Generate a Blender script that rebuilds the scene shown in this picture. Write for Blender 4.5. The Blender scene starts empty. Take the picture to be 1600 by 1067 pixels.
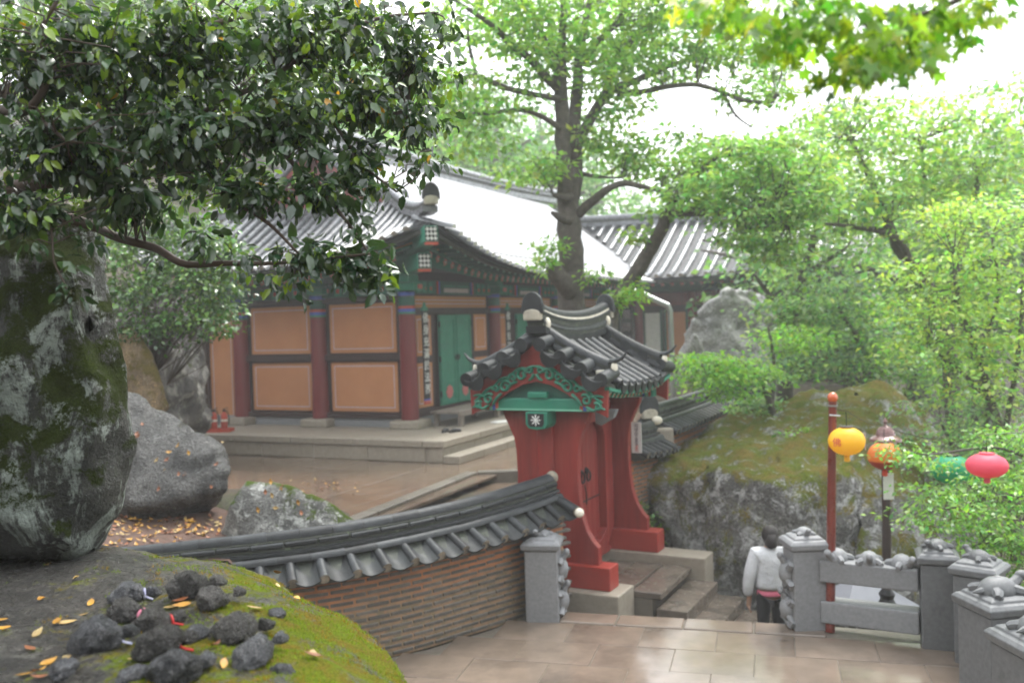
import bpy, bmesh, math, random
import numpy as np
from mathutils import Vector, Matrix, noise as mnoise
from math import radians, sin, cos, pi, atan2, sqrt

random.seed(7); rng = np.random.default_rng(7)
sc = bpy.context.scene
COL = sc.collection

# ------------------------------------------------------------------ camera
FPX = 1450.0
PITCH, ROLL = radians(1.32), radians(1.8)
CAM = Vector((0, 0, 3.5))
_f = Vector((0, cos(PITCH), -sin(PITCH)))
_r0 = Vector((1, 0, 0)); _u0 = _r0.cross(_f)
RV = _r0 * cos(ROLL) - _u0 * sin(ROLL)
UV = _r0 * sin(ROLL) + _u0 * cos(ROLL)
cam_data = bpy.data.cameras.new('camera')
cam = bpy.data.objects.new('camera', cam_data); COL.objects.link(cam)
cam_data.sensor_width = 36.0; cam_data.lens = FPX / 1600 * 36
cam_data.clip_start = 0.05; cam_data.clip_end = 2000
cam.matrix_world = Matrix(((RV.x, UV.x, -_f.x, CAM.x), (RV.y, UV.y, -_f.y, CAM.y), (RV.z, UV.z, -_f.z, CAM.z), (0, 0, 0, 1)))
cam_data.dof.use_dof = True; cam_data.dof.focus_distance = 4.6; cam_data.dof.aperture_fstop = 2.1
sc.camera = cam

# ------------------------------------------------------------------ sky, sun, exposure
SUN_EL, SUN_AZ = radians(58), radians(35)
world = bpy.data.worlds.new('World'); sc.world = world; world.use_nodes = True
wn = world.node_tree; wn.nodes.clear()
wo = wn.nodes.new('ShaderNodeOutputWorld'); bg = wn.nodes.new('ShaderNodeBackground')
sky = wn.nodes.new('ShaderNodeTexSky'); sky.sky_type = 'NISHITA'; sky.sun_disc = False
sky.sun_elevation = SUN_EL; sky.sun_rotation = SUN_AZ; sky.dust_density = 6.0; sky.air_density = 1.0
hs = wn.nodes.new('ShaderNodeHueSaturation'); hs.inputs['Saturation'].default_value = 0.12
mx = wn.nodes.new('ShaderNodeMixRGB'); mx.inputs[0].default_value = 0.75; mx.inputs[2].default_value = (8.2, 8.5, 8.8, 1)
wn.links.new(sky.outputs[0], hs.inputs['Color']); wn.links.new(hs.outputs[0], mx.inputs[1])
wn.links.new(mx.outputs[0], bg.inputs[0]); wn.links.new(bg.outputs[0], wo.inputs[0])
bg.inputs[1].default_value = 0.12
sun_d = bpy.data.lights.new('sun', 'SUN'); sun_d.energy = 1.5; sun_d.angle = radians(24); sun_d.color = (1, 0.97, 0.92)
sun = bpy.data.objects.new('sun', sun_d); COL.objects.link(sun)
_sd = Vector((sin(SUN_AZ) * cos(SUN_EL), cos(SUN_AZ) * cos(SUN_EL), sin(SUN_EL)))
sun.rotation_euler = _sd.to_track_quat('Z', 'Y').to_euler(); sun.location = _sd * 60
sc.view_settings.view_transform = 'Standard'; sc.view_settings.look = 'None'
sc.view_settings.exposure = 1.65; sc.view_settings.gamma = 1.0
sc.view_settings.use_curve_mapping = False
sc.render.engine = 'CYCLES'
cy = sc.cycles
cy.max_bounces = 8; cy.diffuse_bounces = 3; cy.glossy_bounces = 2; cy.transmission_bounces = 4; cy.volume_bounces = 1
cy.transparent_max_bounces = 6; cy.caustics_reflective = False; cy.caustics_refractive = False
cy.use_denoising = True; cy.sample_clamp_indirect = 6.0
cy.use_adaptive_sampling = True; cy.adaptive_threshold = 0.02

# ------------------------------------------------------------------ helpers
def P(px, py, Y):
    """point seen at photograph pixel (px, py) at distance Y in front of the viewpoint"""
    d = RV * ((px - 800) / FPX) + UV * ((533.5 - py) / FPX) + _f
    return CAM + d * (Y / d.y)
def Z(px, py, z):
    d = RV * ((px - 800) / FPX) + UV * ((533.5 - py) / FPX) + _f
    return CAM + d * ((z - CAM.z) / d.z)

def link(o, parent=None):
    COL.objects.link(o)
    if parent is not None: o.parent = parent
    return o
def tag(o, label=None, cat=None, group=None, kind=None):
    if label: o['label'] = label
    if cat: o['category'] = cat
    if group: o['group'] = group
    if kind: o['kind'] = kind
    return o
def empty(name, loc=(0, 0, 0), rz=0, label=None, cat=None, group=None):
    o = bpy.data.objects.new(name, None); o.empty_display_size = 0.2
    o.location = loc; o.rotation_euler = (0, 0, rz); link(o)
    return tag(o, label, cat, group)
def inst(name, mesh, parent=None, mw=None):
    o = bpy.data.objects.new(name, mesh); link(o, parent)
    if mw is not None: o.matrix_local = mw
    return o
def frame(p, d, n):
    """matrix with Y along d and Z near n"""
    d = Vector(d).normalized(); n = Vector(n); x = d.cross(n).normalized(); n = x.cross(d)
    p = Vector(p)
    return Matrix(((x.x, d.x, n.x, p.x), (x.y, d.y, n.y, p.y), (x.z, d.z, n.z, p.z), (0, 0, 0, 1)))
def sstep(a, b, x):
    t = np.clip((x - a) / (b - a), 0, 1); return t * t * (3 - 2 * t)
def lerp(a, b, t): return a + (b - a) * t
def cat_rom(pts, n):
    pts = [Vector(p) for p in pts]
    pts = [pts[0] * 2 - pts[1]] + pts + [pts[-1] * 2 - pts[-2]]
    out = []
    segs = len(pts) - 3
    for i in range(n):
        u = i / (n - 1) * segs; k = min(int(u), segs - 1); t = u - k
        p0, p1, p2, p3 = pts[k:k + 4]
        out.append(0.5 * ((2 * p1) + (p2 - p0) * t + (2 * p0 - 5 * p1 + 4 * p2 - p3) * t * t + (3 * p1 - p0 - 3 * p2 + p3) * t ** 3))
    return out

class MB:
    def __init__(s): s.v = []; s.f = []; s.m = []; s.mi = 0
    def add(s, vs, fs):
        o = len(s.v); s.v += [tuple(v) for v in vs]; s.f += [tuple(o + i for i in f) for f in fs]; s.m += [s.mi] * len(fs); return s
    def box(s, c, size, M=None):
        x, y, z = c; a, b, h = size[0] / 2, size[1] / 2, size[2] / 2
        vs = [Vector((x + i * a, y + j * b, z + k * h)) for i, j, k in ((-1,-1,-1),(1,-1,-1),(1,1,-1),(-1,1,-1),(-1,-1,1),(1,-1,1),(1,1,1),(-1,1,1))]
        if M is not None: vs = [M @ v for v in vs]
        return s.add(vs, [(0,3,2,1),(4,5,6,7),(0,1,5,4),(1,2,6,5),(2,3,7,6),(3,0,4,7)])
    def span(s, x0, x1, y0, y1, z0, z1): return s.box(((x0+x1)/2,(y0+y1)/2,(z0+z1)/2),(abs(x1-x0),abs(y1-y0),abs(z1-z0)))
    def bar(s, a, b, w, h, up=(0, 0, 1)):
        a = Vector(a); b = Vector(b); M = frame((a + b) / 2, b - a, up)
        return s.box((0, 0, 0), (w, (b - a).length, h), M)
    def tube(s, pts, rad, seg=8, cap=True, flat=1.0):
        pts = [Vector(p) for p in pts]; n = len(pts)
        if not hasattr(rad, '__len__'): rad = [rad] * n
        vs = []; prev = None
        for i, p in enumerate(pts):
            t = (pts[min(i + 1, n - 1)] - pts[max(i - 1, 0)])
            t = t.normalized() if t.length > 1e-9 else Vector((0, 0, 1))
            if prev is None:
                a = Vector((0, 0, 1)) if abs(t.z) < .9 else Vector((1, 0, 0))
                x = t.cross(a).normalized()
            else:
                x = prev - t * prev.dot(t); x = x.normalized() if x.length > 1e-6 else t.orthogonal().normalized()
            prev = x; y = t.cross(x)
            for k in range(seg):
                an = 2 * pi * k / seg; vs.append(p + (x * cos(an) + y * sin(an) * flat) * rad[i])
        fs = []
        for i in range(n - 1):
            for k in range(seg):
                k2 = (k + 1) % seg; fs.append((i*seg+k, i*seg+k2, (i+1)*seg+k2, (i+1)*seg+k))
        if cap: fs += [tuple(range(seg - 1, -1, -1)), tuple((n - 1) * seg + k for k in range(seg))]
        return s.add(vs, fs)
    def lathe(s, prof, seg=16, c=(0, 0, 0), axis=None):
        vs = []; fs = []; c = Vector(c)
        for r, z in prof:
            for k in range(seg):
                an = 2 * pi * k / seg; vs.append(c + Vector((r * cos(an), r * sin(an), z)))
        if axis is not None:
            vs = [axis @ (v - c) + c for v in vs]
        n = len(prof)
        for i in range(n - 1):
            for k in range(seg):
                k2 = (k + 1) % seg; fs.append((i*seg+k, i*seg+k2, (i+1)*seg+k2, (i+1)*seg+k))
        fs += [tuple(range(seg - 1, -1, -1)), tuple((n - 1) * seg + k for k in range(seg))]
        return s.add(vs, fs)
    def prism(s, poly, fn, t0, t1):
        """poly 2D outline, fn(a,b,t)->3D"""
        n = len(poly); vs = [fn(a, b, t0) for a, b in poly] + [fn(a, b, t1) for a, b in poly]
        return s.add(vs, [tuple(range(n - 1, -1, -1)), tuple(range(n, 2 * n))] + [(i, (i+1) % n, n + (i+1) % n, n + i) for i in range(n)])
    def ball(s, c, r, seg=10, rings=7, M=None):
        vs = []; fs = []; c = Vector(c); r = Vector(r) if hasattr(r, '__len__') else Vector((r, r, r))
        vs.append(Vector((0, 0, -1)))
        for i in range(1, rings):
            a = -pi / 2 + pi * i / rings
            for k in range(seg):
                b = 2 * pi * k / seg; vs.append(Vector((cos(a) * cos(b), cos(a) * sin(b), sin(a))))
        vs.append(Vector((0, 0, 1)))
        for k in range(seg):
            k2 = (k + 1) % seg
            fs.append((0, 1 + k2, 1 + k)); fs.append((len(vs) - 1, len(vs) - 1 - seg + k, len(vs) - 1 - seg + k2))
            for i in range(rings - 2): fs.append((1 + i*seg + k, 1 + i*seg + k2, 1 + (i+1)*seg + k2, 1 + (i+1)*seg + k))
        vs = [Vector((v.x * r.x, v.y * r.y, v.z * r.z)) for v in vs]
        if M is not None: vs = [M @ v for v in vs]
        return s.add([v + c for v in vs], fs)
    def sweep(s, path, prof, closed=True, side=None):
        """path: list of (point, outward2D Vector); prof list of (offset, dz)"""
        n = len(path); k = len(prof); vs = []; fs = []
        for p, o in path:
            for a, b in prof: vs.append(Vector((p.x + o.x * a, p.y + o.y * a, p.z + b)))
        for i in range(n - 1):
            for j in range(k if closed else k - 1):
                j2 = (j + 1) % k; fs.append((i*k+j, (i+1)*k+j, (i+1)*k+j2, i*k+j2))
        if closed: fs += [tuple(range(k)), tuple((n-1)*k + j for j in range(k - 1, -1, -1))]
        return s.add(vs, fs)
    def mesh(s, name, mats, bevel=0, smooth=False, bang=30, recalc=True):
        me = bpy.data.meshes.new(name); me.from_pydata(s.v, [], s.f)
        if not isinstance(mats, (list, tuple)): mats = [mats]
        for m in mats: me.materials.append(m)
        me.polygons.foreach_set('material_index', s.m)
        if recalc or bevel:
            bm = bmesh.new(); bm.from_mesh(me)
            if recalc: bmesh.ops.recalc_face_normals(bm, faces=bm.faces)
            if bevel:
                es = [e for e in bm.edges if len(e.link_faces) == 2 and e.calc_face_angle(0) > radians(bang)]
                bmesh.ops.bevel(bm, geom=es, offset=bevel, offset_type='OFFSET', segments=2 if bevel > .012 else 1, affect='EDGES', profile=.6, clamp_overlap=True)
            bm.to_mesh(me); bm.free()
        if smooth: sm(me, smooth)
        me.update(); return me
    def build(s, name, mats, parent=None, bevel=0, smooth=False, loc=None, rz=0, **k):
        o = bpy.data.objects.new(name, s.mesh(name, mats, bevel, smooth, **k)); link(o, parent)
        if loc is not None: o.location = loc
        if rz: o.rotation_euler = (0, 0, rz)
        return o
def sm(me, ang=True):
    me.polygons.foreach_set('use_smooth', [True] * len(me.polygons))
    if ang is not True:
        try: me.set_sharp_from_angle(angle=radians(ang))
        except Exception: pass

# ------------------------------------------------------------------ materials
class NT:
    def __init__(s, name):
        s.m = bpy.data.materials.new(name); s.m.use_nodes = True; s.t = s.m.node_tree; s.t.nodes.clear()
        s.out = s.n('ShaderNodeOutputMaterial'); s.b = s.n('ShaderNodeBsdfPrincipled'); s.l(s.b.outputs[0], s.out.inputs[0])
    def n(s, t, **k):
        x = s.t.nodes.new(t)
        for a, b in k.items(): setattr(x, a, b)
        return x
    def l(s, a, b): s.t.links.new(a, b)
    def noise(s, co, scale, detail=5, rough=.55, dist=0):
        x = s.n('ShaderNodeTexNoise'); x.inputs['Scale'].default_value = scale; x.inputs['Detail'].default_value = detail
        x.inputs['Roughness'].default_value = rough; x.inputs['Distortion'].default_value = dist; s.l(co, x.inputs['Vector']); return x.outputs[0]
    def ramp(s, f, a, b, ca=(0,0,0,1), cb=(1,1,1,1)):
        x = s.n('ShaderNodeValToRGB'); x.color_ramp.elements[0].position = a; x.color_ramp.elements[1].position = b
        x.color_ramp.elements[0].color = ca; x.color_ramp.elements[1].color = cb; s.l(f, x.inputs[0]); return x.outputs[0]
    def mix(s, f, a, b, mode='MIX'):
        x = s.n('ShaderNodeMixRGB', blend_type=mode)
        for i, v in ((0, f), (1, a), (2, b)):
            if isinstance(v, (int, float)): x.inputs[i].default_value = v if i == 0 else (v, v, v, 1)
            elif isinstance(v, (tuple, list)): x.inputs[i].default_value = (*v[:3], 1)
            else: s.l(v, x.inputs[i])
        return x.outputs[0]
    def math(s, op, a, b=None, c=None):
        x = s.n('ShaderNodeMath', operation=op)
        for i, v in enumerate((a, b, c)):
            if v is None: continue
            if isinstance(v, (int, float)): x.inputs[i].default_value = v
            else: s.l(v, x.inputs[i])
        return x.outputs[0]
    def bump(s, h, strength, dist=.02, nrm=None):
        x = s.n('ShaderNodeBump'); x.inputs['Strength'].default_value = strength; x.inputs['Distance'].default_value = dist
        s.l(h, x.inputs['Height'])
        if nrm is not None: s.l(nrm, x.inputs['Normal'])
        return x.outputs[0]
    def coords(s, rand=True, space='Object'):
        tc = s.n('ShaderNodeTexCoord'); co = tc.outputs[space]
        if rand:
            oi = s.n('ShaderNodeObjectInfo'); s.rnd = oi.outputs['Random']
            c = s.n('ShaderNodeVectorMath', operation='ADD'); k = s.n('ShaderNodeVectorMath', operation='SCALE'); k.inputs[3].default_value = 57.0
            cx = s.n('ShaderNodeCombineXYZ'); s.l(s.rnd, cx.inputs[0]); s.l(s.rnd, cx.inputs[1]); s.l(s.rnd, cx.inputs[2])
            s.l(cx.outputs[0], k.inputs[0]); s.l(co, c.inputs[0]); s.l(k.outputs[0], c.inputs[1]); co = c.outputs[0]
        return co
def pmat(name, c1, c2=None, scale=6, rough=.6, bump=.2, bscale=None, rv=.0, spec=.5, coat=0, metal=0, stain=None, stain_amt=.5, stain_scale=2.0, bdist=.01, emit=None, dist=0, grain=None):
    t = NT(name); co = t.coords()
    c2 = c2 or tuple(x * .7 for x in c1)
    if grain:
        mp = t.n('ShaderNodeMapping'); mp.inputs['Scale'].default_value = grain; t.l(co, mp.inputs[0]); co = mp.outputs[0]
    f = t.noise(co, scale, 6, .6, dist)
    col = t.mix(t.ramp(f, .32, .68), c1, c2)
    if stain:
        s_ = t.ramp(t.noise(co, stain_scale, 8, .65), 1 - stain_amt - .08, 1 - stain_amt + .12)
        col = t.mix(s_, col, stain)
    if rv:
        k = t.math('MULTIPLY_ADD', t.rnd, 2 * rv, 1 - rv); col = t.mix(1.0, col, k, 'MULTIPLY')
    t.l(col, t.b.inputs['Base Color'])
    r = t.math('MULTIPLY_ADD', t.noise(co, scale * 1.7, 3), .35, rough - .17); t.l(r, t.b.inputs['Roughness'])
    t.b.inputs['Specular IOR Level'].default_value = spec; t.b.inputs['Metallic'].default_value = metal
    if coat: t.b.inputs['Coat Weight'].default_value = coat; t.b.inputs['Coat Roughness'].default_value = .15
    if bump: t.l(t.bump(t.noise(co, bscale or scale * 4, 6, .65), bump, bdist), t.b.inputs['Normal'])
    if emit: t.b.inputs['Emission Color'].default_value = (*emit[:3], 1); t.b.inputs['Emission Strength'].default_value = emit[3]
    return t.m
def rockmat(name, c1, c2, moss=.5, mossc=((.07,.10,.012),(.13,.10,.02)), lichen=.35, lichc=(.42,.46,.42), rough=.45, scale=3.0, bump=.6, up=.45, lscale=5, streak=0, mscale=None, bias=None, upw=.55, rv=0):
    t = NT(name); co = t.coords(rand=False)
    if streak:
        mp = t.n('ShaderNodeMapping'); mp.inputs['Scale'].default_value = (1, 1, streak); t.l(co, mp.inputs[0]); co2 = mp.outputs[0]
    else: co2 = co
    base = t.mix(t.ramp(t.noise(co2, scale, 8, .65, .4), .35, .65), c1, c2)
    base = t.mix(t.ramp(t.noise(co, scale * 9, 4, .7), .46, .60), base, tuple(x * .38 for x in c1))
    base = t.mix(t.ramp(t.noise(co, scale * 14, 5, .7), .56, .66), base, tuple(min(.6, x * 2.0) for x in c1))
    base = t.mix(t.ramp(t.noise(co, scale * .5, 3), .4, .62), base, t.mix(.6, base, tuple(x * .4 for x in c2)))
    if lichen:
        lf = t.math('ADD', t.noise(co2, lscale, 8, .72, .6), t.math('MULTIPLY', t.noise(co, lscale * 7, 3, .6), .18))
        lm = t.ramp(lf, (.80 - lichen * .42) - .035, (.80 - lichen * .42) + .035)
        base = t.mix(lm, base, t.mix(t.ramp(t.noise(co, 14, 3), .4, .6), lichc, tuple(x * .6 for x in lichc)))
    rghn = t.math('MULTIPLY_ADD', t.noise(co, scale * 6, 4), .4, rough - .2)
    ge = t.n('ShaderNodeNewGeometry'); sx = t.n('ShaderNodeSeparateXYZ'); t.l(ge.outputs['Normal'], sx.inputs[0])
    b1 = t.math('ADD', t.noise(co, 4, 8, .65), t.math('MULTIPLY', t.noise(co, scale * 12, 5, .7), .5))
    nrm = t.bump(b1, bump, .09)
    if moss:
        mscale = mscale or scale * .7
        mf = t.math('ADD', t.math('MULTIPLY', t.math('SUBTRACT', sx.outputs[2], up), upw), t.math('MULTIPLY_ADD', t.noise(co, mscale, 8, .7, .5), 1.3, -.65))
        mf = t.math('ADD', mf, t.math('MULTIPLY_ADD', t.noise(co, mscale * 12, 4, .7), .5, -.25))
        if bias:
            bx = t.n('ShaderNodeVectorMath', operation='DOT_PRODUCT'); t.l(co, bx.inputs[0]); bx.inputs[1].default_value = bias[:3]; mf = t.math('ADD', mf, t.math('ADD', bx.outputs['Value'], bias[3]))
        mm = t.ramp(mf, .42 - moss * .8, .55 - moss * .8)
        mc = t.mix(t.ramp(t.noise(co, scale * 2.2, 6, .6), .40, .62), mossc[0], mossc[1])
        mc = t.mix(t.ramp(t.noise(co, scale * 30, 3, .6), .3, .7), mc, tuple(x * .35 for x in mossc[0]))
        base = t.mix(mm, base, mc); rghn = t.mix(mm, rghn, .95)
        nrm = t.bump(t.math('MULTIPLY', t.noise(co, 160, 4, .7), mm), .8, .012, nrm)
        k = t.mix(mm, .5, .15); t.l(k, t.b.inputs['Specular IOR Level'])
    if rv:
        oi = t.n('ShaderNodeObjectInfo'); base = t.mix(1.0, base, t.math('MULTIPLY_ADD', oi.outputs['Random'], 2 * rv, 1 - rv), 'MULTIPLY')
    t.l(base, t.b.inputs['Base Color']); t.l(rghn, t.b.inputs['Roughness']); t.l(nrm, t.b.inputs['Normal'])
    return t.m
def leafmat(name, rough=.35, trans=.35, spec=.5, gain=1.0):
    t = NT(name); a = t.n('ShaderNodeAttribute'); a.attribute_name = 'tint'
    c = a.outputs['Color']
    if gain != 1: c = t.mix(1.0, c, gain, 'MULTIPLY')
    t.l(c, t.b.inputs['Base Color']); t.b.inputs['Roughness'].default_value = rough; t.b.inputs['Specular IOR Level'].default_value = spec
    tr = t.n('ShaderNodeBsdfTranslucent'); tc = t.mix(1.0, c, (1.5, 1.6, .7), 'MULTIPLY'); t.l(tc, tr.inputs[0])
    m = t.n('ShaderNodeMixShader'); m.inputs[0].default_value = trans
    t.l(t.b.outputs[0], m.inputs[1]); t.l(tr.outputs[0], m.inputs[2]); t.l(m.outputs[0], t.out.inputs[0])
    return t.m

M = {}
M['tile'] = pmat('wet_roof_tile', (.034,.038,.041), (.017,.019,.021), 7, .46, .45, 40, rv=.4, spec=.28, stain=(.075,.085,.065), stain_amt=.27, stain_scale=9)
M['tile_pale'] = pmat('pale_roof_tile', (.15,.158,.172), (.075,.08,.088), 5, .28, .2, 40, rv=.2, spec=.7)
M['pan'] = pmat('pan_roof_tile', (.026,.03,.031), (.014,.016,.017), 7, .55, .3, 40, rv=.25, spec=.35, stain=(.06,.07,.045), stain_amt=.33, stain_scale=9)
M['tile_end'] = pmat('weathered_tile_end', (.26,.22,.16), (.13,.12,.10), 18, .7, .5, 60, rv=.25, stain=(.06,.06,.055), stain_amt=.35, stain_scale=14)
M['lime'] = pmat('lime_plaster', (.72,.68,.58), (.55,.5,.4), 9, .7, .3, 40, stain=(.3,.27,.2), stain_amt=.3)
M['bed'] = pmat('tile_bedding', (.05,.055,.045), (.025,.03,.022), 9, .7, .5, 50, stain=(.16,.2,.12), stain_amt=.36, stain_scale=14)
M['mortar'] = pmat('earth_mortar', (.36,.135,.05), (.25,.105,.045), 6, .7, .5, 50, stain=(.16,.14,.085), stain_amt=.42, stain_scale=1.6)
M['walltile'] = pmat('wall_tile_brick', (.125,.112,.095), (.07,.066,.057), 12, .42, .5, 60, rv=.3, stain=(.20,.20,.10), stain_amt=.3, stain_scale=6)
M['red'] = pmat('red_paint', (.265,.027,.020), (.165,.017,.013), 5, .42, .6, 22, stain=(.30,.06,.045), stain_amt=.38, stain_scale=4, grain=(1.6,1.6,.16), bdist=.006)
M['redfoot'] = pmat('bright_red_paint', (.33,.035,.022), (.25,.026,.018), 4, .45, .12, 30)
M['column'] = pmat('column_red', (.16,.015,.016), (.11,.010,.011), 4, .4, .2, 24, grain=(1.5,1.5,.15), bdist=.006)
M['brown'] = pmat('dark_brown_wood', (.032,.011,.009), (.020,.007,.006), 5, .5, .15, 40)
M['orange'] = pmat('orange_plaster', (.47,.205,.085), (.40,.165,.065), 1.3, .75, .15, 20, stain=(.33,.14,.06), stain_amt=.28, stain_scale=1.8)
M['border'] = pmat('panel_border', (.50,.42,.44), (.42,.36,.38), 8, .7, .05)
M['green'] = pmat('jade_green_paint', (.02,.20,.125), (.015,.155,.10), 5, .5, .12, 40, stain=(.03,.26,.17), stain_amt=.25)
M['dgreen'] = pmat('deep_green_paint', (.012,.085,.058), (.009,.06,.045), 6, .55, .12, 40)
M['lgreen'] = pmat('pale_green_paint', (.20,.50,.36), (.16,.42,.3), 6, .55, .1)
M['pink'] = pmat('flower_pink_paint', (.50,.15,.14), (.42,.11,.11), 12, .6, .1)
M['white'] = pmat('white_paint', (.74,.74,.72), (.64,.64,.62), 8, .55, .1)
M['black'] = pmat('black_paint', (.012,.012,.014), (.008,.008,.01), 6, .5, .1)
M['blue'] = pmat('blue_paint', (.05,.10,.42), (.04,.08,.34), 6, .55, .1)
M['scarlet'] = pmat('scarlet_paint', (.45,.06,.03), (.38,.05,.03), 6, .55, .1)
M['ochre'] = pmat('ochre_paint', (.42,.22,.06), (.35,.18,.05), 6, .55, .1)
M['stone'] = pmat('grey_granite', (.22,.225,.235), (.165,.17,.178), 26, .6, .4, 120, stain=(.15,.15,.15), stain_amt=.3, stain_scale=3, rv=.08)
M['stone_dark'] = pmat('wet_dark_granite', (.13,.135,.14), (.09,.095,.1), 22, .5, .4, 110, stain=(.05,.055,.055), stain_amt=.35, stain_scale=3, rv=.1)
M['tan'] = pmat('tan_granite', (.30,.262,.21), (.235,.205,.165), 14, .6, .35, 80, stain=(.2,.18,.14), stain_amt=.3, stain_scale=2, rv=.08)
M['step'] = pmat('wet_step_stone', (.15,.122,.098), (.10,.083,.068), 6, .22, .2, 40, stain=(.065,.055,.045), stain_amt=.42, stain_scale=3, rv=.15, spec=.6)
M['paver'] = pmat('wet_paver', (.185,.142,.110), (.140,.110,.086), 4, .10, .06, 40, stain=(.10,.078,.062), stain_amt=.42, stain_scale=1.3, rv=.10, spec=.6)
M['court'] = pmat('wet_courtyard', (.17,.125,.09), (.125,.092,.066), 2.2, .17, .06, 30, stain=(.085,.058,.04), stain_amt=.4, stain_scale=.8, rv=.08, spec=.6)
M['bark'] = pmat('bark', (.115,.098,.082), (.055,.047,.041), 9, .8, 1.0, 22, stain=(.13,.14,.09), stain_amt=.3, stain_scale=4, bdist=.03)
M['twig'] = pmat('twig', (.07,.045,.03), (.045,.03,.02), 9, .7, .3, 30)
M['kerb'] = pmat('wet_kerb_stone', (.17,.15,.122), (.12,.105,.085), 9, .42, .35, 60, stain=(.08,.075,.06), stain_amt=.4, stain_scale=2.5, rv=.15)
M['soil'] = pmat('red_soil', (.10,.05,.032), (.06,.033,.022), 8, .8, .8, 40, bdist=.03)
def mortarmat():
    t = NT('earth_mortar'); co = t.coords(rand=False); sx = t.n('ShaderNodeSeparateXYZ'); t.l(co, sx.inputs[0])
    f = t.math('ADD', sx.outputs[2], t.math('MULTIPLY_ADD', t.noise(co, 2.2, 6, .65), .9, -.45)); k = t.ramp(f, .50, .85)
    c = t.mix(k, t.mix(t.ramp(t.noise(co, 9, 5), .4, .6), (.27,.17,.10), (.17,.13,.075)), t.mix(t.ramp(t.noise(co, 7, 5), .4, .6), (.40,.155,.06), (.28,.115,.05)))
    t.l(c, t.b.inputs['Base Color']); t.b.inputs['Roughness'].default_value = .6; t.l(t.bump(t.noise(co, 50, 5), .5, .01), t.b.inputs['Normal']); return t.m
M['mortar'] = mortarmat()
M['wood'] = pmat('grey_wood', (.22,.19,.16), (.16,.135,.115), 6, .6, .3, 30, rv=.15)
M['metal'] = pmat('dull_metal', (.35,.36,.37), (.28,.29,.3), 6, .35, .1, metal=.7)
M['darkmetal'] = pmat('brown_iron', (.06,.04,.035), (.045,.03,.028), 8, .4, .15, metal=.3)
M['iron'] = pmat('black_iron', (.02,.02,.022), (.014,.014,.015), 8, .4, .1, metal=.6)
M['sheet'] = pmat('wet_pale_roof_sheet', (.21,.215,.23), (.15,.155,.17), .9, .34, .1, 3, spec=.6)
M['polered'] = pmat('red_brown_pole', (.17,.028,.018), (.12,.02,.014), 5, .3, .1, coat=.4)
# ------------------------------------------------------------------ frames of the place
GATE = Vector((.835, 12.69, 0)); GROT = atan2(-.46, .888)
GN = Vector((cos(GROT), sin(GROT), 0)); GU = Vector((-sin(GROT), cos(GROT), 0))
HALL = Vector((-2.39, 21.3, 0)); HROT = radians(65)
HR = Vector((cos(HROT), sin(HROT), 0)); HL = Vector((-sin(HROT), cos(HROT), 0))
CY = .65      # courtyard level
POD = 1.10    # hall podium level
def Hw(x, y, z): return HALL + HR * x + HL * y + Vector((0, 0, z))
def Gw(x, y, z): return GATE + GN * x + GU * y + Vector((0, 0, z))

def hill(x, y):
    far = np.maximum(0, y - 36)
    return 20 * (1 - np.exp(-far * .5 / 20)) / (1 + np.exp((x - 2) / 5.0)) + 7 * (1 - np.exp(-far * .1 / 7)) / (1 + np.exp(-(x - 2) / 5.0))
def gz(x, y):
    x = np.asarray(x, float); y = np.asarray(y, float)
    side = (x - GATE.x) * GN.x + (y - GATE.y) * GN.y
    inside = sstep(.15, -.75, side) * sstep(9.2, 10.6, y + .35 * np.minimum(x, 0))
    z = -1.45 + inside * 1.95
    z = z + .75 * sstep(-2.0, -3.6, x) * sstep(9.0, 9.9, y) * sstep(15.5, 13.0, y)
    z = z + 3.2 * sstep(-8.5, -14, x) * sstep(9, 14, y)
    z = z + .9 * sstep(14, 24, y) * sstep(1.0, 4.0, side)
    z = z + sstep(4.5, 2.0, y) * 2.2 * sstep(1.2, -.4, x)
    z = z + 13 * sstep(-1.5, -20, y) + 5.5 * sstep(-9, -20, x)  # rise behind and left of the view, added to cut low sky light
    return z + hill(x, y)

# ground: one sheet to the far hillside
def make_ground():
    xs = np.concatenate([np.linspace(-90, -20, 29), np.linspace(-19, 20, 118), np.linspace(22, 90, 29)])
    ys = np.concatenate([np.linspace(-28, 1, 24), np.linspace(1.5, 40, 110), np.linspace(42, 140, 40)])
    X, Y = np.meshgrid(xs, ys); Zv = gz(X, Y)
    rough = np.array([mnoise.noise(Vector((a * .7, b * .7, 0))) for a, b in zip(X.ravel(), Y.ravel())]).reshape(X.shape)
    Zv = Zv + .09 * rough
    nx, ny = len(xs), len(ys)
    v = np.stack([X.ravel(), Y.ravel(), Zv.ravel()], 1)
    f = [(j*nx+i, j*nx+i+1, (j+1)*nx+i+1, (j+1)*nx+i) for j in range(ny-1) for i in range(nx-1)]
    me = bpy.data.meshes.new('ground'); me.from_pydata(v.tolist(), [], f)
    t = NT('forest_ground'); co = t.coords(rand=False)
    c = t.mix(t.ramp(t.noise(co, 1.3, 6, .65), .38, .62), (.085,.05,.03), (.05,.06,.018))
    c = t.mix(t.ramp(t.noise(co, 9, 5, .7), .42, .66), c, (.035,.028,.018))
    t.l(c, t.b.inputs['Base Color']); t.b.inputs['Roughness'].default_value = .85
    t.l(t.bump(t.noise(co, 12, 8, .7), .9, .06), t.b.inputs['Normal'])
    me.materials.append(t.m); sm(me)
    return tag(link(bpy.data.objects.new('ground', me)), kind='structure')
make_ground()

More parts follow.
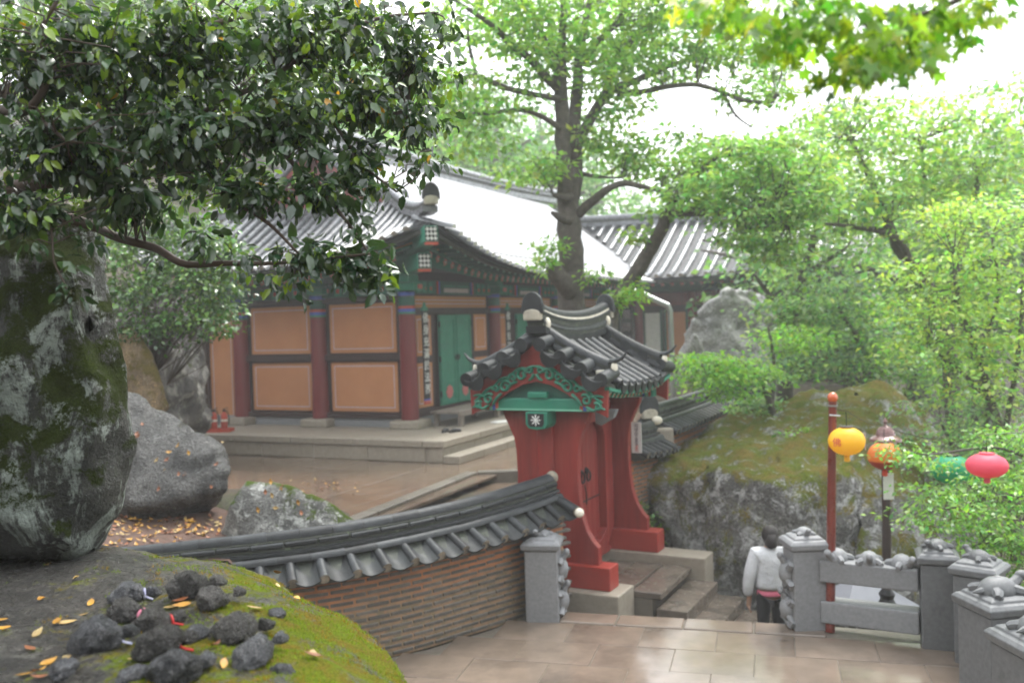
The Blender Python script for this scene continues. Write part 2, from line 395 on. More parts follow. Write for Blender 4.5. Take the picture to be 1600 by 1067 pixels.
# platform (paved terrace in front of the gate)
E0, E1 = Vector((.42, 10.95, 0)), Vector((3.35, 10.14, 0))
ED = (E1 - E0).normalized(); EN = Vector((ED.y, -ED.x, 0))      # EN towards the viewer
plat = [(-2.6, 9.0), (-1.75, 9.42), (-1.0, 9.85), (-.35, 10.4), (.1, 10.9), (.42, 10.95), (3.1, 10.22), (3.5, 10.15), (4.65, 9.7), (4.8, 8.9), (4.4, 7.9), (4.25, 6.4), (4.3, 3), (-2.6, 3)]
pb = MB(); pb.prism(plat, lambda a, b, t: Vector((a, b, t)), -2.2, .011)
platform = tag(pb.build('platform', M['kerb'], bevel=0), kind='structure')
def inside(poly, x, y):
    c = False; n = len(poly)
    for i in range(n):
        x0, y0 = poly[i]; x1, y1 = poly[(i + 1) % n]
        if (y0 > y) != (y1 > y) and x < (x1 - x0) * (y - y0) / (y1 - y0) + x0: c = not c
    return c
def clip_poly(poly, a, b, n):
    """keep the part of poly where (p-a).n <= 0"""
    out = []
    for i in range(len(poly)):
        p, q = poly[i], poly[(i + 1) % len(poly)]
        dp, dq = (p - a).dot(n), (q - a).dot(n)
        if dp <= 0: out.append(p)
        if dp * dq < 0: out.append(p + (q - p) * (dp / (dp - dq)))
    return out
def pavers(parent, o, dx, dy, nx, ny, sx, sy, keep, z, mat, th=.05, gap=.0028, half=True, clips=()):
    for j in range(ny):
        for i in range(nx):
            off = (sx * .5 if (half and j % 2) else 0)
            c = o + dx * (i * sx + off + sx / 2) + dy * (j * sy + sy / 2)
            if not keep(c.x, c.y): continue
            q = [c + dx * (sx / 2 - gap) * a + dy * (sy / 2 - gap) * b for a, b in ((-1,-1),(1,-1),(1,1),(-1,1))]
            for a, n in clips: q = clip_poly(q, a, None, n)
            if len(q) < 3: continue
            dz = random.uniform(-.004, .004)
            b = MB(); b.prism([((p - c).x, (p - c).y) for p in q], lambda x, y, t: Vector((x, y, t)), -th, 0)
            ob = b.build('paver', mat, parent, bevel=.003, loc=(c.x, c.y, z + dz))
pavers(platform, E0 + ED * -2.9 + EN * .36, ED, EN, 11, 8, .80, .62, lambda x, y: inside(plat, x, y), 0.02, M['paver'])
# border slabs on the far edge
b0 = E0.copy(); k = 0
while k < 4:
    c = E0 + ED * (.38 + k * .76) + EN * .17
    b = MB(); b.box((0, 0, -.04), (.745, .34, .085)); b.build('paver', M['paver'], platform, bevel=.012, loc=(c.x, c.y, .03), rz=atan2(ED.y, ED.x)); k += 1

# landing in front of the gate and the stair going down beyond the terrace
land = empty('stair', (GATE.x, GATE.y, 0), GROT); tag(land, kind='structure')
lb = MB(); lb.span(-.3, 1.25, -.62, .72, -2, -.06); lb.build('landing_core', M['kerb'], land)
for i, x0 in enumerate((.25, .66, 1.07)):
    w = .40
    for j, (y0, y1) in enumerate(((-.62, .06), (.06, .72))):
        b = MB(); b.box((0, 0, 0), (w - .012, y1 - y0 - .012, .09)); b.build('tread_slab', M['step'], land, bevel=.012, loc=(x0 + w / 2 - .1, (y0 + y1) / 2, -.012 + random.uniform(-.006, .006)))
for k in range(7):
    x0 = 1.40 + k * .36; zt = -.17 * (k + 1)
    b = MB(); b.box((0, 0, 0), (.40, 1.42, .16)); b.build('step', M['step'], land, bevel=.015, loc=(x0 + .12, .02, zt - .05))
    b = MB(); b.span(x0 - .1, x0 + .32, -.67, .73, -2.2, zt - .12); b.build('riser', M['kerb'], land)

# courtyard: wet slabs behind the curved wall, kerb stones on its edge
kA = Z(575, 806, CY); kB = Z(738, 741, CY); kC = Z(850, 737, CY)
kd = (kB - kA).normalized(); kn = Vector((-kd.y, kd.x, 0))
far_c = [kA - kd * 3.2, kA, kB, kC, Gw(-.4, 1.6, 0), Gw(-.4, 10.5, 0), Hw(13, -9, 0), Hw(16, 2, 0), Hw(3, 8, 0), Hw(-5, 9, 0), Hw(-7.5, 3.5, 0)]
cpoly = [(p.x, p.y) for p in far_c]
cb = MB(); cb.prism(cpoly, lambda a, b, t: Vector((a, b, t)), -1.0, CY - .02)
court = tag(cb.build('courtyard', M['court']), kind='structure')
pavers(court, Hw(-9, -9, 0), HR, HL, 11, 12, 1.5, .9, lambda x, y: inside(cpoly, x, y) and ((Vector((x, y, 0)) - HALL).dot(HR) < 8), CY, M['court'], .05, .004)
def kerb(a, b, h, w, up):
    L = (b - a).length; n = max(1, int(L / .85)); d = (b - a) / n
    for i in range(n):
        c = a + d * (i + .5); k = MB(); k.box((0, 0, 0), (L / n - .01, w, h))
        k.build('kerb_stone', M['kerb'], court, bevel=.012, loc=(c.x, c.y, CY + up - h / 2), rz=atan2(d.y, d.x))
kerb(kA - kd * 1.7, kB, .34, .22, .06); kerb(kB + Vector((.1, 0, 0)), kC, .34, .22, .06)
sl = MB(); s_ = [kA - kd * 1.6, kB, kC, Vector((.2, 12.3, 0)), Vector((-.75, 11.0, 0)), Vector((-1.6, 10.35, 0))]
sl.prism([(p.x, p.y) for p in s_], lambda a, b, t: Vector((a, b, t)), -.2, .50)
tag(sl.build('path', M['court']), kind='structure')

# ------------------------------------------------------------------ boulders
def hull_rock(name, pts, mat, cell=.12, amp=.10, fine=.02, smooth_it=4, seed=0, facet=0, loop_s=True, scale=1.0, origin=None):
    bm = bmesh.new()
    for p in pts: bm.verts.new(p)
    r = bmesh.ops.convex_hull(bm, input=bm.verts)
    bmesh.ops.delete(bm, geom=[v for v in bm.verts if not v.link_faces], context='VERTS')
    bmesh.ops.triangulate(bm, faces=bm.faces)
    for _ in range(9):
        es = [e for e in bm.edges if e.calc_length() > cell * 1.6]
        if not es: break
        bmesh.ops.subdivide_edges(bm, edges=es, cuts=1)
        bmesh.ops.triangulate(bm, faces=bm.faces)
        if loop_s and (_ == 2 or _ == 3): bmesh.ops.smooth_vert(bm, verts=bm.verts, factor=.35, use_axis_x=True, use_axis_y=True, use_axis_z=True)
    for _ in range(smooth_it): bmesh.ops.smooth_vert(bm, verts=bm.verts, factor=.5, use_axis_x=True, use_axis_y=True, use_axis_z=True)
    bm.normal_update(); o = Vector((seed * 13.7, seed * 5.1, seed * 2.3))
    disp = []
    for v in bm.verts:
        p = (v.co / scale) + o
        a = mnoise.fractal(p * .9, 1.0, 2.1, 4) * amp
        rd = 1 - abs(mnoise.noise(p * 2.1)); a -= amp * .55 * max(0, rd - .72) * 3
        a += mnoise.fractal(p * 6.0, .9, 2.2, 4) * fine
        disp.append(v.normal * a * scale)
    for v, d in zip(bm.verts, disp): v.co += d
    c = origin or (sum((v.co for v in bm.verts), Vector()) / len(bm.verts))
    for v in bm.verts: v.co -= c
    me = bpy.data.meshes.new(name); bm.to_mesh(me); bm.free(); me.materials.append(mat); sm(me, 50 if facet else True)
    ob = bpy.data.objects.new(name, me); ob.location = c
    return link(ob)

M['rock_mossy'] = rockmat('mossy_boulder', (.20,.195,.18), (.095,.092,.085), .45, ((.15,.19,.018),(.27,.18,.045)), .42, (.45,.45,.44), .30, 1.9, 1.0, .05, 3.8, mscale=2.6, upw=.28)
M['rock_lichen'] = rockmat('lichen_rock', (.07,.072,.058), (.024,.027,.021), .22, ((.055,.08,.012),(.04,.05,.012)), .41, (.40,.46,.41), .5, 6, 1.0, -.4, 6.5, streak=.4, mscale=7)
M['rock_grey'] = rockmat('wet_grey_rock', (.12,.118,.110), (.055,.055,.052), .14, ((.07,.075,.015),(.10,.075,.02)), .16, (.30,.31,.30), .30, 3, .9, .5, 4)
M['rock_small'] = rockmat('mossy_grey_rock', (.20,.20,.185), (.12,.12,.11), .50, ((.075,.13,.008),(.10,.12,.015)), .35, (.45,.46,.43), .42, 3.5, .7, .55, 5)
M['rock_front'] = rockmat('front_rock', (.115,.105,.092), (.05,.048,.043), .40, ((.19,.26,.010),(.27,.17,.025)), .22, (.26,.25,.21), .30, 5, 1.0, .80, 7, mscale=4.5, bias=(.36, .10, 0, .14))
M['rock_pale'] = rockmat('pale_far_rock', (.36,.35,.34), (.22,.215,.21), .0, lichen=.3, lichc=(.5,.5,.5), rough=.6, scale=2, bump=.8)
M['rock_dark'] = rockmat('dark_cliff', (.11,.10,.09), (.035,.033,.03), .25, ((.04,.06,.012),(.06,.05,.015)), .38, (.26,.25,.22), .6, 2.6, 1.0, .2, 3)
M['rock_ochre'] = rockmat('ochre_rock', (.26,.17,.075), (.15,.10,.05), .30, ((.16,.12,.03),(.12,.10,.03)), .15, (.35,.3,.2), .7, 4, .9, .0, 5, streak=.35)

# big mossy boulder right of the gate
R = [P(990,745,14.6), P(1003,712,15.2), P(1060,694,16.4), P(1160,648,17.6), P(1290,604,18.4), P(1385,590,18.2), P(1460,645,18), P(1510,730,17.5), P(1520,850,17),
     P(1020,800,14.2), P(1060,900,13.8), P(1095,985,13.4), P(1200,745,13.0), P(1330,730,13.0), P(1440,800,13.4), P(1180,1000,13.2), P(1330,1010,12.9), P(1450,1010,13.3),
     P(1150,1090,13.6), P(1460,1090,13.6), P(1060,800,18), P(1110,1060,17.5), P(1500,1000,17.5), P(1120,740,13.6)]
tag(hull_rock('boulder', R, M['rock_mossy'], .11, .17, .04, 3, 3), 'huge moss-covered boulder behind the stone balustrade, right of the red gate', 'boulder')
R = [P(1330,770,12.9), P(1420,760,13.2), P(1520,800,13.6), P(1380,900,12.6), P(1500,960,13), P(1350,1010,12.6), P(1560,1010,14), P(1400,860,14.6), P(1560,820,15), P(1330,1060,13)]
tag(hull_rock('boulder', R, M['rock_mossy'], .12, .14, .03, 3, 5), 'lower moss-stained block leaning on the huge boulder behind the lamp post', 'boulder')
# upright lichen slab on the left
R = [P(-140,300,3.9), P(60,310,3.75), P(150,325,3.85), P(166,380,3.9), P(172,500,3.85), P(188,560,3.8), P(197,690,3.78), P(184,790,3.8), P(156,866,3.8), P(100,876,3.62), P(60,878,3.58), P(-40,868,3.5), P(-160,860,3.6),
     P(20,400,3.58), P(110,420,3.66), P(150,640,3.6), P(110,850,3.5), P(-30,800,3.42), P(-160,300,4.6), P(150,330,4.4), P(176,560,4.5), P(180,750,4.5), P(140,860,4.4), P(-160,860,4.6)]
tag(hull_rock('standing_rock', R, M['rock_lichen'], .036, .045, .03, 0, 11, loop_s=False), 'dark upright rock slab crusted with pale lichen under the glossy leaves', 'rock')
# grey boulder behind the wall
R = [P(150,640,11.6), P(195,605,11.4), P(280,640,11.2), P(335,690,10.9), P(364,735,10.7), P(362,765,10.7), P(300,778,10.6), P(200,795,10.5), P(150,770,10.6), P(210,830,10.9), P(120,850,11), P(330,765,11.6), P(340,700,12), P(190,640,13), P(110,700,12.6), P(120,860,12.6), P(300,830,12)]
tag(hull_rock('boulder', R, M['rock_grey'], .07, .10, .02, 2, 17), 'wet grey boulder with scattered yellow leaves left of the courtyard', 'boulder')
R = [P(338,838,10.3), P(352,790,10.2), P(380,742,10.3), P(440,752,10.3), P(500,780,10.3), P(560,808,10.4), P(590,830,10.5), P(420,850,10.0), P(520,850,10.1), P(380,880,10.2), P(560,880,10.5), P(400,760,11.2), P(500,790,11.2), P(350,850,11), P(560,860,11.1)]
tag(hull_rock('boulder', R, M['rock_small'], .06, .07, .015, 2, 23), 'small grey boulder with a green moss back just behind the curved wall', 'boulder')
# pale rock by the far hall
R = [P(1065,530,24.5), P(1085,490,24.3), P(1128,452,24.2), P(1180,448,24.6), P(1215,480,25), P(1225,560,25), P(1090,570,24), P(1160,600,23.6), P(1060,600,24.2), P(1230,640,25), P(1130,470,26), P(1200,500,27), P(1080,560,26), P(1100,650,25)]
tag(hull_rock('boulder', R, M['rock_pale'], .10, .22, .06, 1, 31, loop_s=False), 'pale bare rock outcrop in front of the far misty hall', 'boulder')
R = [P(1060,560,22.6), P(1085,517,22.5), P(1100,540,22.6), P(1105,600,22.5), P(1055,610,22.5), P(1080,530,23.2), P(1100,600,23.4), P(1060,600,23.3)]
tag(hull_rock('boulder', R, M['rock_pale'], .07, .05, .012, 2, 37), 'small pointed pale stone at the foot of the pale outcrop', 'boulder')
# dark rock face left of the hall, ochre rock
R = [P(150,480,17), P(220,450,17.5), P(300,470,18.5), P(322,540,18.8), P(325,660,18.6), P(250,690,16.5), P(150,690,16), P(230,560,16.2), P(290,600,17.4), P(60,450,19), P(60,700,18), P(280,480,21), P(300,690,21)]
tag(hull_rock('cliff_rock', R, M['rock_dark'], .11, .28, .05, 1, 41), 'rough dark rock face beside the left end of the hall', 'rock')
R = [P(190,505,13.2), P(215,510,13.0), P(240,560,12.7), P(268,640,12.4), P(240,660,12.3), P(180,650,12.6), P(170,560,13), P(200,530,13.9), P(250,640,13.6), P(180,640,13.8)]
tag(hull_rock('leaning_rock', R, M['rock_ochre'], .05, .06, .02, 2, 43), 'ochre-brown leaning rock between the dark slab and the cliff', 'rock')

# foreground boulder: rounded top whose edge falls away to the right
EDGE = [Vector(p) for p in ((-4.6,4.35),(-2.3,4.25),(-1.30,4.02),(-.93,3.55),(-.665,3.03),(-.45,2.5),(-.30,1.9),(-.23,1.0))]
def front_z(x, y):
    p = Vector((x, y)); best = 9; sgn = 1
    for i in range(len(EDGE) - 1):
        a, b = EDGE[i], EDGE[i + 1]; t = max(0, min(1, (p - a).dot(b - a) / (b - a).length_squared)); q = a + (b - a) * t
        d = (p - q).length
        if d < best:
            best = d; e = b - a; sgn = 1 if (e.x * (p.y - a.y) - e.y * (p.x - a.x)) < 0 else -1
    s = best * sgn
    z = 2.60 - .10 * mnoise.noise(Vector((x * 1.1, y * 1.1, 3))) - .03 * mnoise.noise(Vector((x * 3, y * 3, 8)))
    e = max(0, .38 - s)
    z -= .55 * e ** 1.7 if e < .6 else .55 * .6 ** 1.7 + (e - .6) * 2.2
    z += .016 * mnoise.fractal(Vector((x * 7, y * 7, 1)), .8, 2.1, 4)
    return z
def make_front():
    xs = np.linspace(-3.6, .55, 150); ys = np.linspace(1.0, 5.2, 150)
    v = [(x, y, front_z(x, y)) for y in ys for x in xs]; n = len(xs)
    f = [(j*n+i, j*n+i+1, (j+1)*n+i+1, (j+1)*n+i) for j in range(len(ys)-1) for i in range(n-1)]
    me = bpy.data.meshes.new('boulder'); me.from_pydata(v, [], f); me.materials.append(M['rock_front']); sm(me)
    o = bpy.data.objects.new('boulder', me)
    return tag(link(o), 'low foreground boulder with moss, carrying the little stone turtles', 'boulder')
make_front()
# leaf-littered soil bank behind the wall
sb = MB(); nS = 26; vs = []; fs = []
for j in range(nS):
    for i in range(nS):
        x = lerp(-5.6, -2.35, i / (nS - 1)); y = lerp(9.1, 11.6, j / (nS - 1))
        vs.append((x, y, 1.18 + .10 * mnoise.noise(Vector((x * 1.5, y * 1.5, 2))) + .25 * float(sstep(-3.0, -5.0, x)) - .9 * float(sstep(-2.85, -2.4, x)) + .02 * mnoise.noise(Vector((x * 9, y * 9, 2)))))
fs = [(j*nS+i, j*nS+i+1, (j+1)*nS+i+1, (j+1)*nS+i) for j in range(nS-1) for i in range(nS-1)]
sb.add(vs, fs); tag(sb.build('soil_bank', M['soil'], smooth=True), kind='structure')
M['limedull'] = pmat('weathered_lime', (.46,.42,.34), (.34,.31,.25), 9, .7, .3, 40, stain=(.16,.15,.12), stain_amt=.38, stain_scale=5)
# ------------------------------------------------------------------ roof tiles (shared meshes)
def cover_tile(name, r, L, mats, seg=8, full=False, taper=.93, end=True, lift=0):
    """half-round tile lying along +Y; Z up; last material on the lower end face"""
    b = MB(); a0, a1 = (0, pi) if not full else (-.5 * pi, 1.5 * pi)
    n = seg + 1 if not full else seg * 2
    vs = []
    for y, k in ((0, taper), (L, 1.0)):
        for i in range(n):
            a = a0 + (a1 - a0) * (i / seg if not full else i / n)
            vs.append((r * k * cos(a), y, r * k * sin(a)))
    fs = []
    for i in range(n - 1 if not full else n):
        j = (i + 1) % n; fs.append((i, j, n + j, n + i))
    b.add(vs, fs)
    if not full: b.add(vs, [(0, n, 2 * n - 1, n - 1)])
    b.add(vs, [tuple(range(n))])
    b.mi = len(mats) - 1 if isinstance(mats, (list, tuple)) else 0
    b.add([(x, y + .001, z) for x, y, z in vs], [tuple(range(2 * n - 1, n - 1, -1))])
    return b.mesh(name, mats, smooth=40)
def pan_tile(name, w, L, mat, sag=.04, th=.018):
    b = MB(); n = 6; vs = []
    for y in (0, L):
        for top in (0, 1):
            for i in range(n):
                u = -1 + 2 * i / (n - 1); vs.append((u * w / 2, y, sag * u * u + (th if top else 0)))
    q = lambda y, t, i: (y * 2 + t) * n + i
    fs = []
    for i in range(n - 1):
        fs += [(q(0,1,i), q(0,1,i+1), q(1,1,i+1), q(1,1,i)), (q(0,0,i), q(1,0,i), q(1,0,i+1), q(0,0,i+1)), (q(1,0,i), q(1,1,i), q(1,1,i+1), q(1,0,i+1))]
    b.add(vs, fs); return b.mesh(name, mat, smooth=40)
def text_mesh(s, size, mat, depth=.004):
    cu = bpy.data.curves.new('txt', 'FONT'); cu.body = s; cu.size = size; cu.align_x = 'CENTER'; cu.align_y = 'CENTER'; cu.extrude = depth; cu.space_line = .9
    o = bpy.data.objects.new('txt', cu); COL.objects.link(o)
    dg = bpy.context.evaluated_depsgraph_get(); dg.update()
    me = bpy.data.meshes.new_from_object(o.evaluated_get(dg)); bpy.data.objects.remove(o); me.materials.clear(); me.materials.append(mat)
    return me
def flower_poly(r, n=5, k=.22, m=40): return [((r * (1 - k + k * cos(n * a))) * cos(a), (r * (1 - k + k * cos(n * a))) * sin(a)) for a in [2 * pi * i / m for i in range(m)]]

# ------------------------------------------------------------------ main hall
OH = 1.6; EZ = 4.80
def prof(w, H=3.2, half=4.7): return EZ + H * (np.clip(w / half, 0, 1)) ** 1.18 + np.minimum(w, 0) * .3
def lift(a, b): return .78 * max(0, 1 - max(a, b, 0) / 5.0) ** 2
def zfront(x, y): return float(prof(y + OH)) + lift(x + OH, y + OH)
def zleft(x, y): return float(prof(x + OH)) + max(lift(x + OH, y + OH), lift(x + OH, 7.8 - y))
GX = 1.0       # gable plane
def zhip(x, y):
    wf, wl, wb = y + OH, x + OH, 7.8 - y
    return float(min(prof(wf), prof(wl), prof(wb))) + max(lift(wf, wl), lift(wb, wl))
hall = empty('temple_hall', HALL, HROT, 'long temple hall with orange panels, red columns and sweeping tiled roof', 'temple hall')

def grid_surface(fn, x0, x1, y0, y1, nx, ny, th):
    b = MB(); vs = []
    for k in (0, 1):
        for j in range(ny + 1):
            for i in range(nx + 1):
                x = lerp(x0, x1, i / nx); y = lerp(y0, y1, j / ny); vs.append((x, y, fn(x, y) - k * th))
    n = nx + 1; N = n * (ny + 1); fs = []
    for j in range(ny):
        for i in range(nx):
            a = j * n + i; fs.append((a, a + 1, a + 1 + n, a + n)); fs.append((N + a, N + a + n, N + a + 1 + n, N + a + 1))
    for i in range(nx): fs.append((i, N + i, N + i + 1, i + 1)); a = ny * n + i; fs.append((a, a + 1, N + a + 1, N + a))
    for j in range(ny): a = j * n; fs.append((a, a + n, N + a + n, N + a)); a = j * n + nx; fs.append((a, N + a, N + a + n, a + n))
    return b.add(vs, fs)
roof = grid_surface(zhip, -OH, GX, -OH, 7.8, 26, 60, .06).build('roof', M['tile'], hall, smooth=30)
grid_surface(zfront, GX - .3, 13.6, -OH, 3.1, 60, 24, .06).build('roof_slope', M['tile'], hall, smooth=30)
b = MB(); vs = []
grid_surface(lambda x, y: float(prof(7.8 - y)), GX - .3, 18, 3.1, 7.8, 20, 16, .06).build('roof_slope', M['tile'], hall, smooth=30)
# upper part of the front slope running on behind the wing
grid_surface(lambda x, y: float(prof(y + OH)), 13.6, 18, -OH, 3.1, 16, 24, .06).build('roof_slope', M['tile'], hall, smooth=30)
# pale sheet over the front slope
grid_surface(lambda x, y: zfront(x, y) + .13 + .022 * abs(sin(pi * (x - .03) / .29)), 0.98, 15.5, -1.12, 2.9, 400, 16, .02).build('roof_sheet', M['sheet'], hall, smooth=30)
sh = MB(); vs = []; n1 = 14    # sheet wedge outside the descending ridge
for i in range(n1 + 1):
    x = lerp(-.75, .98, i / n1)
    for j in range(7):
        y = lerp(-1.12, x - .28, j / 6) if x - .28 > -1.12 else -1.12
        vs.append((x, y, zfront(x, y) + .13))
sh.add(vs, [(i*7+j, (i+1)*7+j, (i+1)*7+j+1, i*7+j+1) for i in range(n1) for j in range(6)])
sh.build('roof_sheet', M['sheet'], hall, smooth=30)
# soffit
grid_surface(lambda x, y: zhip(x, y) - .10, -OH + .1, .3, -OH + .1, 7.7, 14, 50, .02).build('soffit', M['dgreen'], hall)
grid_surface(lambda x, y: zfront(x, y) - .10, .3, 14, -OH + .1, .3, 50, 10, .02).build('soffit', M['dgreen'], hall)

T_hall = cover_tile('roof_tile', .088, .40, [M['tile_pale'], M['tile']])
T_end = cover_tile('eave_tile', .092, .44, [M['tile_pale'], M['tile_end']], end=True)
T_endw = cover_tile('eave_tile', .092, .62, [M['tile_pale'], M['white']])
Pan = pan_tile('pan_tile', .22, .34, M['tile'], .035)
def tile_row(parent, p0, p1, zf, L, mesh, endmesh, ox=0):
    """tiles from top p0 (x,y) down to the eave p1"""
    a, b_ = Vector(p0), Vector(p1); D = b_ - a; n = max(1, round(D.length / L))
    for i in range(n):
        q0 = a + D * (i / n); q1 = a + D * ((i + 1) / n)
        A = Vector((q0.x, q0.y, zf(*q0) + .03)); B = Vector((q1.x, q1.y, zf(*q1) + .03)); d = B - A
        m = endmesh if i == n - 1 else mesh
        inst(m.name.split('.')[0], m, parent, frame(A, d, (0, 0, 1)) @ Matrix.Diagonal((1, d.length / .40, 1, 1)))
y = -1.42
while y < 7.7:
    xt = GX if 1.05 < y < 5.2 else (y - .12 if y < 1.05 else 6.2 - y - .12)
    if xt > -OH + .25: tile_row(hall, (xt, y), (-OH - .12, y), zhip, .42, T_hall, T_end)
    if -1.2 < y < 7.4:
        A = Vector((-OH + .12, y + .14, zhip(-OH + .12, y + .14))); B = Vector((-OH - .16, y + .14, zhip(-OH, y + .14) - .04))
        inst('pan_tile', Pan, hall, frame(A, B - A, (0, 0, 1)))
    y += .29
x = -1.42
while x < 13.4:
    yt = max(-1.1, x - .15) if x < -.9 else -1.05
    tile_row(hall, (x, min(yt, -1.05)), (x, -OH - .12), zfront, .5, T_endw, T_endw)
    A = Vector((x + .14, -OH + .12, zfront(x + .14, -OH + .12))); B = Vector((x + .14, -OH - .16, zfront(x + .14, -OH) - .04))
    inst('pan_tile', Pan, hall, frame(A, B - A, (0, 0, 1)))
    x += .29

def ridge_stack(parent, pts, levels, name='ridge'):
    """levels: (half width, z0, z1, material, round?) stacked along pts (local)"""
    path = []
    for i, p in enumerate(pts):
        t = pts[min(i + 1, len(pts) - 1)] - pts[max(i - 1, 0)]; o = Vector((-t.y, t.x, 0)).normalized(); path.append((p, o))
    for hw, z0, z1, mat, rnd in levels:
        b = MB()
        if rnd: pr = [(hw * cos(a), z0 + (z1 - z0) * sin(a)) for a in [pi * k / 8 for k in range(9)]]
        else: pr = [(-hw, z0), (hw, z0), (hw, z1), (-hw, z1)]
        b.sweep(path, pr); b.build(name, mat, parent, smooth=35)
def mangwa(parent, p, d, r=.2, mat=None, name='ridge_end_tile'):
    """upright dark rounded ridge-end plate with a lime-plastered belly below, facing d"""
    d = Vector(d); d.z = 0; d.normalize(); s = Vector((-d.y, d.x, 0)); up = Vector((0, 0, 1)); p = Vector(p)
    b = MB(); pl = [(-r, -.2 * r), (-r * .98, r * .5), (-r * .8, r * 1.1), (-r * .45, r * 1.5), (0, r * 1.65), (r * .45, r * 1.5), (r * .8, r * 1.1), (r * .98, r * .5), (r, -.2 * r)]
    b.prism(pl, lambda a, c, t: p + s * a + up * c + d * t, -.03, .04); o = b.build(name, M['tile'], parent, bevel=.01)
    b = MB(); pl = [(-r * .95, -.95 * r), (-r, -.2 * r), (-r * .7, .12 * r), (0, .25 * r), (r * .7, .12 * r), (r, -.2 * r), (r * .95, -.95 * r)]
    b.prism([(a * .8, c * .8) for a, c in pl], lambda a, c, t: p + s * a + up * c + d * t, -.04, .06); b.build('lime_plug', M['limedull'], parent, bevel=.02)
    return o
RZ = 8.0
rp = [Vector((lerp(GX - .35, 18, i / 24), 3.1, float(prof(4.7)) - .06 + .30 * (abs(i / 24 - .45) / .55) ** 2)) for i in range(25)]
ridge_stack(hall, rp, [(.20, 0, .16, M['tile_pale'], 0), (.17, .162, .27, M['bed'], 0), (.21, .272, .34, M['tile_pale'], 0), (.15, .342, .44, M['bed'], 0), (.15, .442, .58, M['tile_pale'], 1)])
mangwa(hall, rp[0] + Vector((-.08, 0, .42)), (-1, 0, 0), .24)
# descending ridges along the gable edge, then hip ridges out to the corners
for sgn in (1, -1):
    yy = lambda y: y if sgn > 0 else 6.2 - y
    dp = [Vector((GX - .12, yy(lerp(2.95, .55, i / 12)), zfront(3, lerp(2.95, .55, i / 12)) + .02 + .12 * (i / 12) ** 3)) for i in range(13)]
    ridge_stack(hall, dp, [(.16, 0, .14, M['tile_pale'], 0), (.13, .142, .22, M['bed'], 0), (.13, .222, .34, M['tile_pale'], 1)], 'descending_ridge')
    mangwa(hall, dp[-1] + Vector((0, -.06 * sgn, .24)), (0, -sgn, 0), .15)
    hp = [Vector((lerp(.9, -OH - .05, i / 12), yy(lerp(.9, -OH - .05, i / 12)), zhip(lerp(.9, -OH, i / 12), lerp(.9, -OH, i / 12)) + .04 + .16 * (i / 12) ** 4)) for i in range(13)]
    ridge_stack(hall, hp, [(.16, 0, .12, M['tile_pale'], 0), (.12, .122, .20, M['bed'], 0), (.13, .202, .31, M['tile_pale'], 1)], 'hip_ridge')
    mangwa(hall, hp[-1] + Vector((-.05, -.05 * sgn, .28)), (-1, -sgn, 0), .19)
# gable
b = MB(); b.prism([(.9, 6.25), (2.0, 7.05), (3.1, 7.85), (4.2, 7.05), (5.3, 6.25)], lambda a, c, t: Vector((t, a, c)), GX, GX + .08); b.build('gable_wall', M['column'], hall)
for sgn in (1, -1):
    b = MB(); b.bar((GX - .22, 3.1, 7.85), (GX - .22, 3.1 + sgn * 2.5, 6.3), .05, .26); b.build('bargeboard', M['red'], hall, bevel=.008)

# timber wall below the roof
b = MB(); b.span(.12, 14.4, .06, 6.1, POD + .02, 4.72); b.build('wall', M['brown'], hall)
b = MB(); b.span(.02, .14, .1, 6.1, POD, POD + .2); b.build('foundation_course', M['stone'], hall)
b = MB(); b.span(.1, 14.4, -.02, .1, POD, POD + .2); b.build('foundation_course', M['stone'], hall)
def panel(fix, a0, a1, z0, z1, face):
    """orange plaster panel; face 'L' lies on x=const, face 'F' on y=const"""
    f = (lambda a, z, t: Vector((fix - t, a, z))) if face == 'L' else (lambda a, z, t: Vector((a, fix - t, z)))
    b = MB(); b.prism([(a0, z0), (a1, z0), (a1, z1), (a0, z1)], f, -.03, .012); o = b.build('panel', M['orange'], hall)
    i = .085; w = .022; b = MB()
    for q in ((a0+i, z0+i, a1-i, z0+i+w), (a0+i, z1-i-w, a1-i, z1-i), (a0+i, z0+i+w, a0+i+w, z1-i-w), (a1-i-w, z0+i+w, a1-i, z1-i-w)):
        b.prism([(q[0], q[1]), (q[2], q[1]), (q[2], q[3]), (q[0], q[3])], f, .012, .017)
    b.build('border_line', M['border'], o)
def beam(p0, p1, mat, name='beam', bev=.01):
    b = MB(); b.span(p0[0], p1[0], p0[1], p1[1], p0[2], p1[2]); return b.build(name, mat, hall, bevel=bev)
# left end: two bays and a plain end panel
for y0, y1 in ((.36, 2.22), (2.80, 4.62)):
    panel(.10, y0, y1, 1.45, 2.62, 'L'); panel(.10, y0, y1, 2.84, 4.0, 'L')
panel(.10, 5.2, 6.0, 1.2, 4.1, 'L')
beam((-.03, .1, 2.66), (.12, 4.9, 2.80), M['brown']); beam((-.04, .1, 1.30), (.12, 4.9, 1.41), M['brown']); beam((-.04, .1, 4.03), (.12, 6.1, 4.14), M['brown'])
beam((-.03, 6.0, 1.1), (.14, 6.18, 4.7), M['brown'], 'corner_post')
beam((-.06, .15, 4.16), (.12, 6.1, 4.46), M['dgreen'], 'painted_beam'); beam((-.10, -.1, 4.50), (.12, 6.1, 4.74), M['dgreen'], 'painted_beam')
for y in np.arange(.5, 6, .62):
    beam((-.075, y, 4.2), (-.062, y + .2, 4.42), M['green'], 'painted_motif', 0); beam((-.09, y + .06, 4.26), (-.078, y + .14, 4.36), M['scarlet'], 'painted_motif', 0)
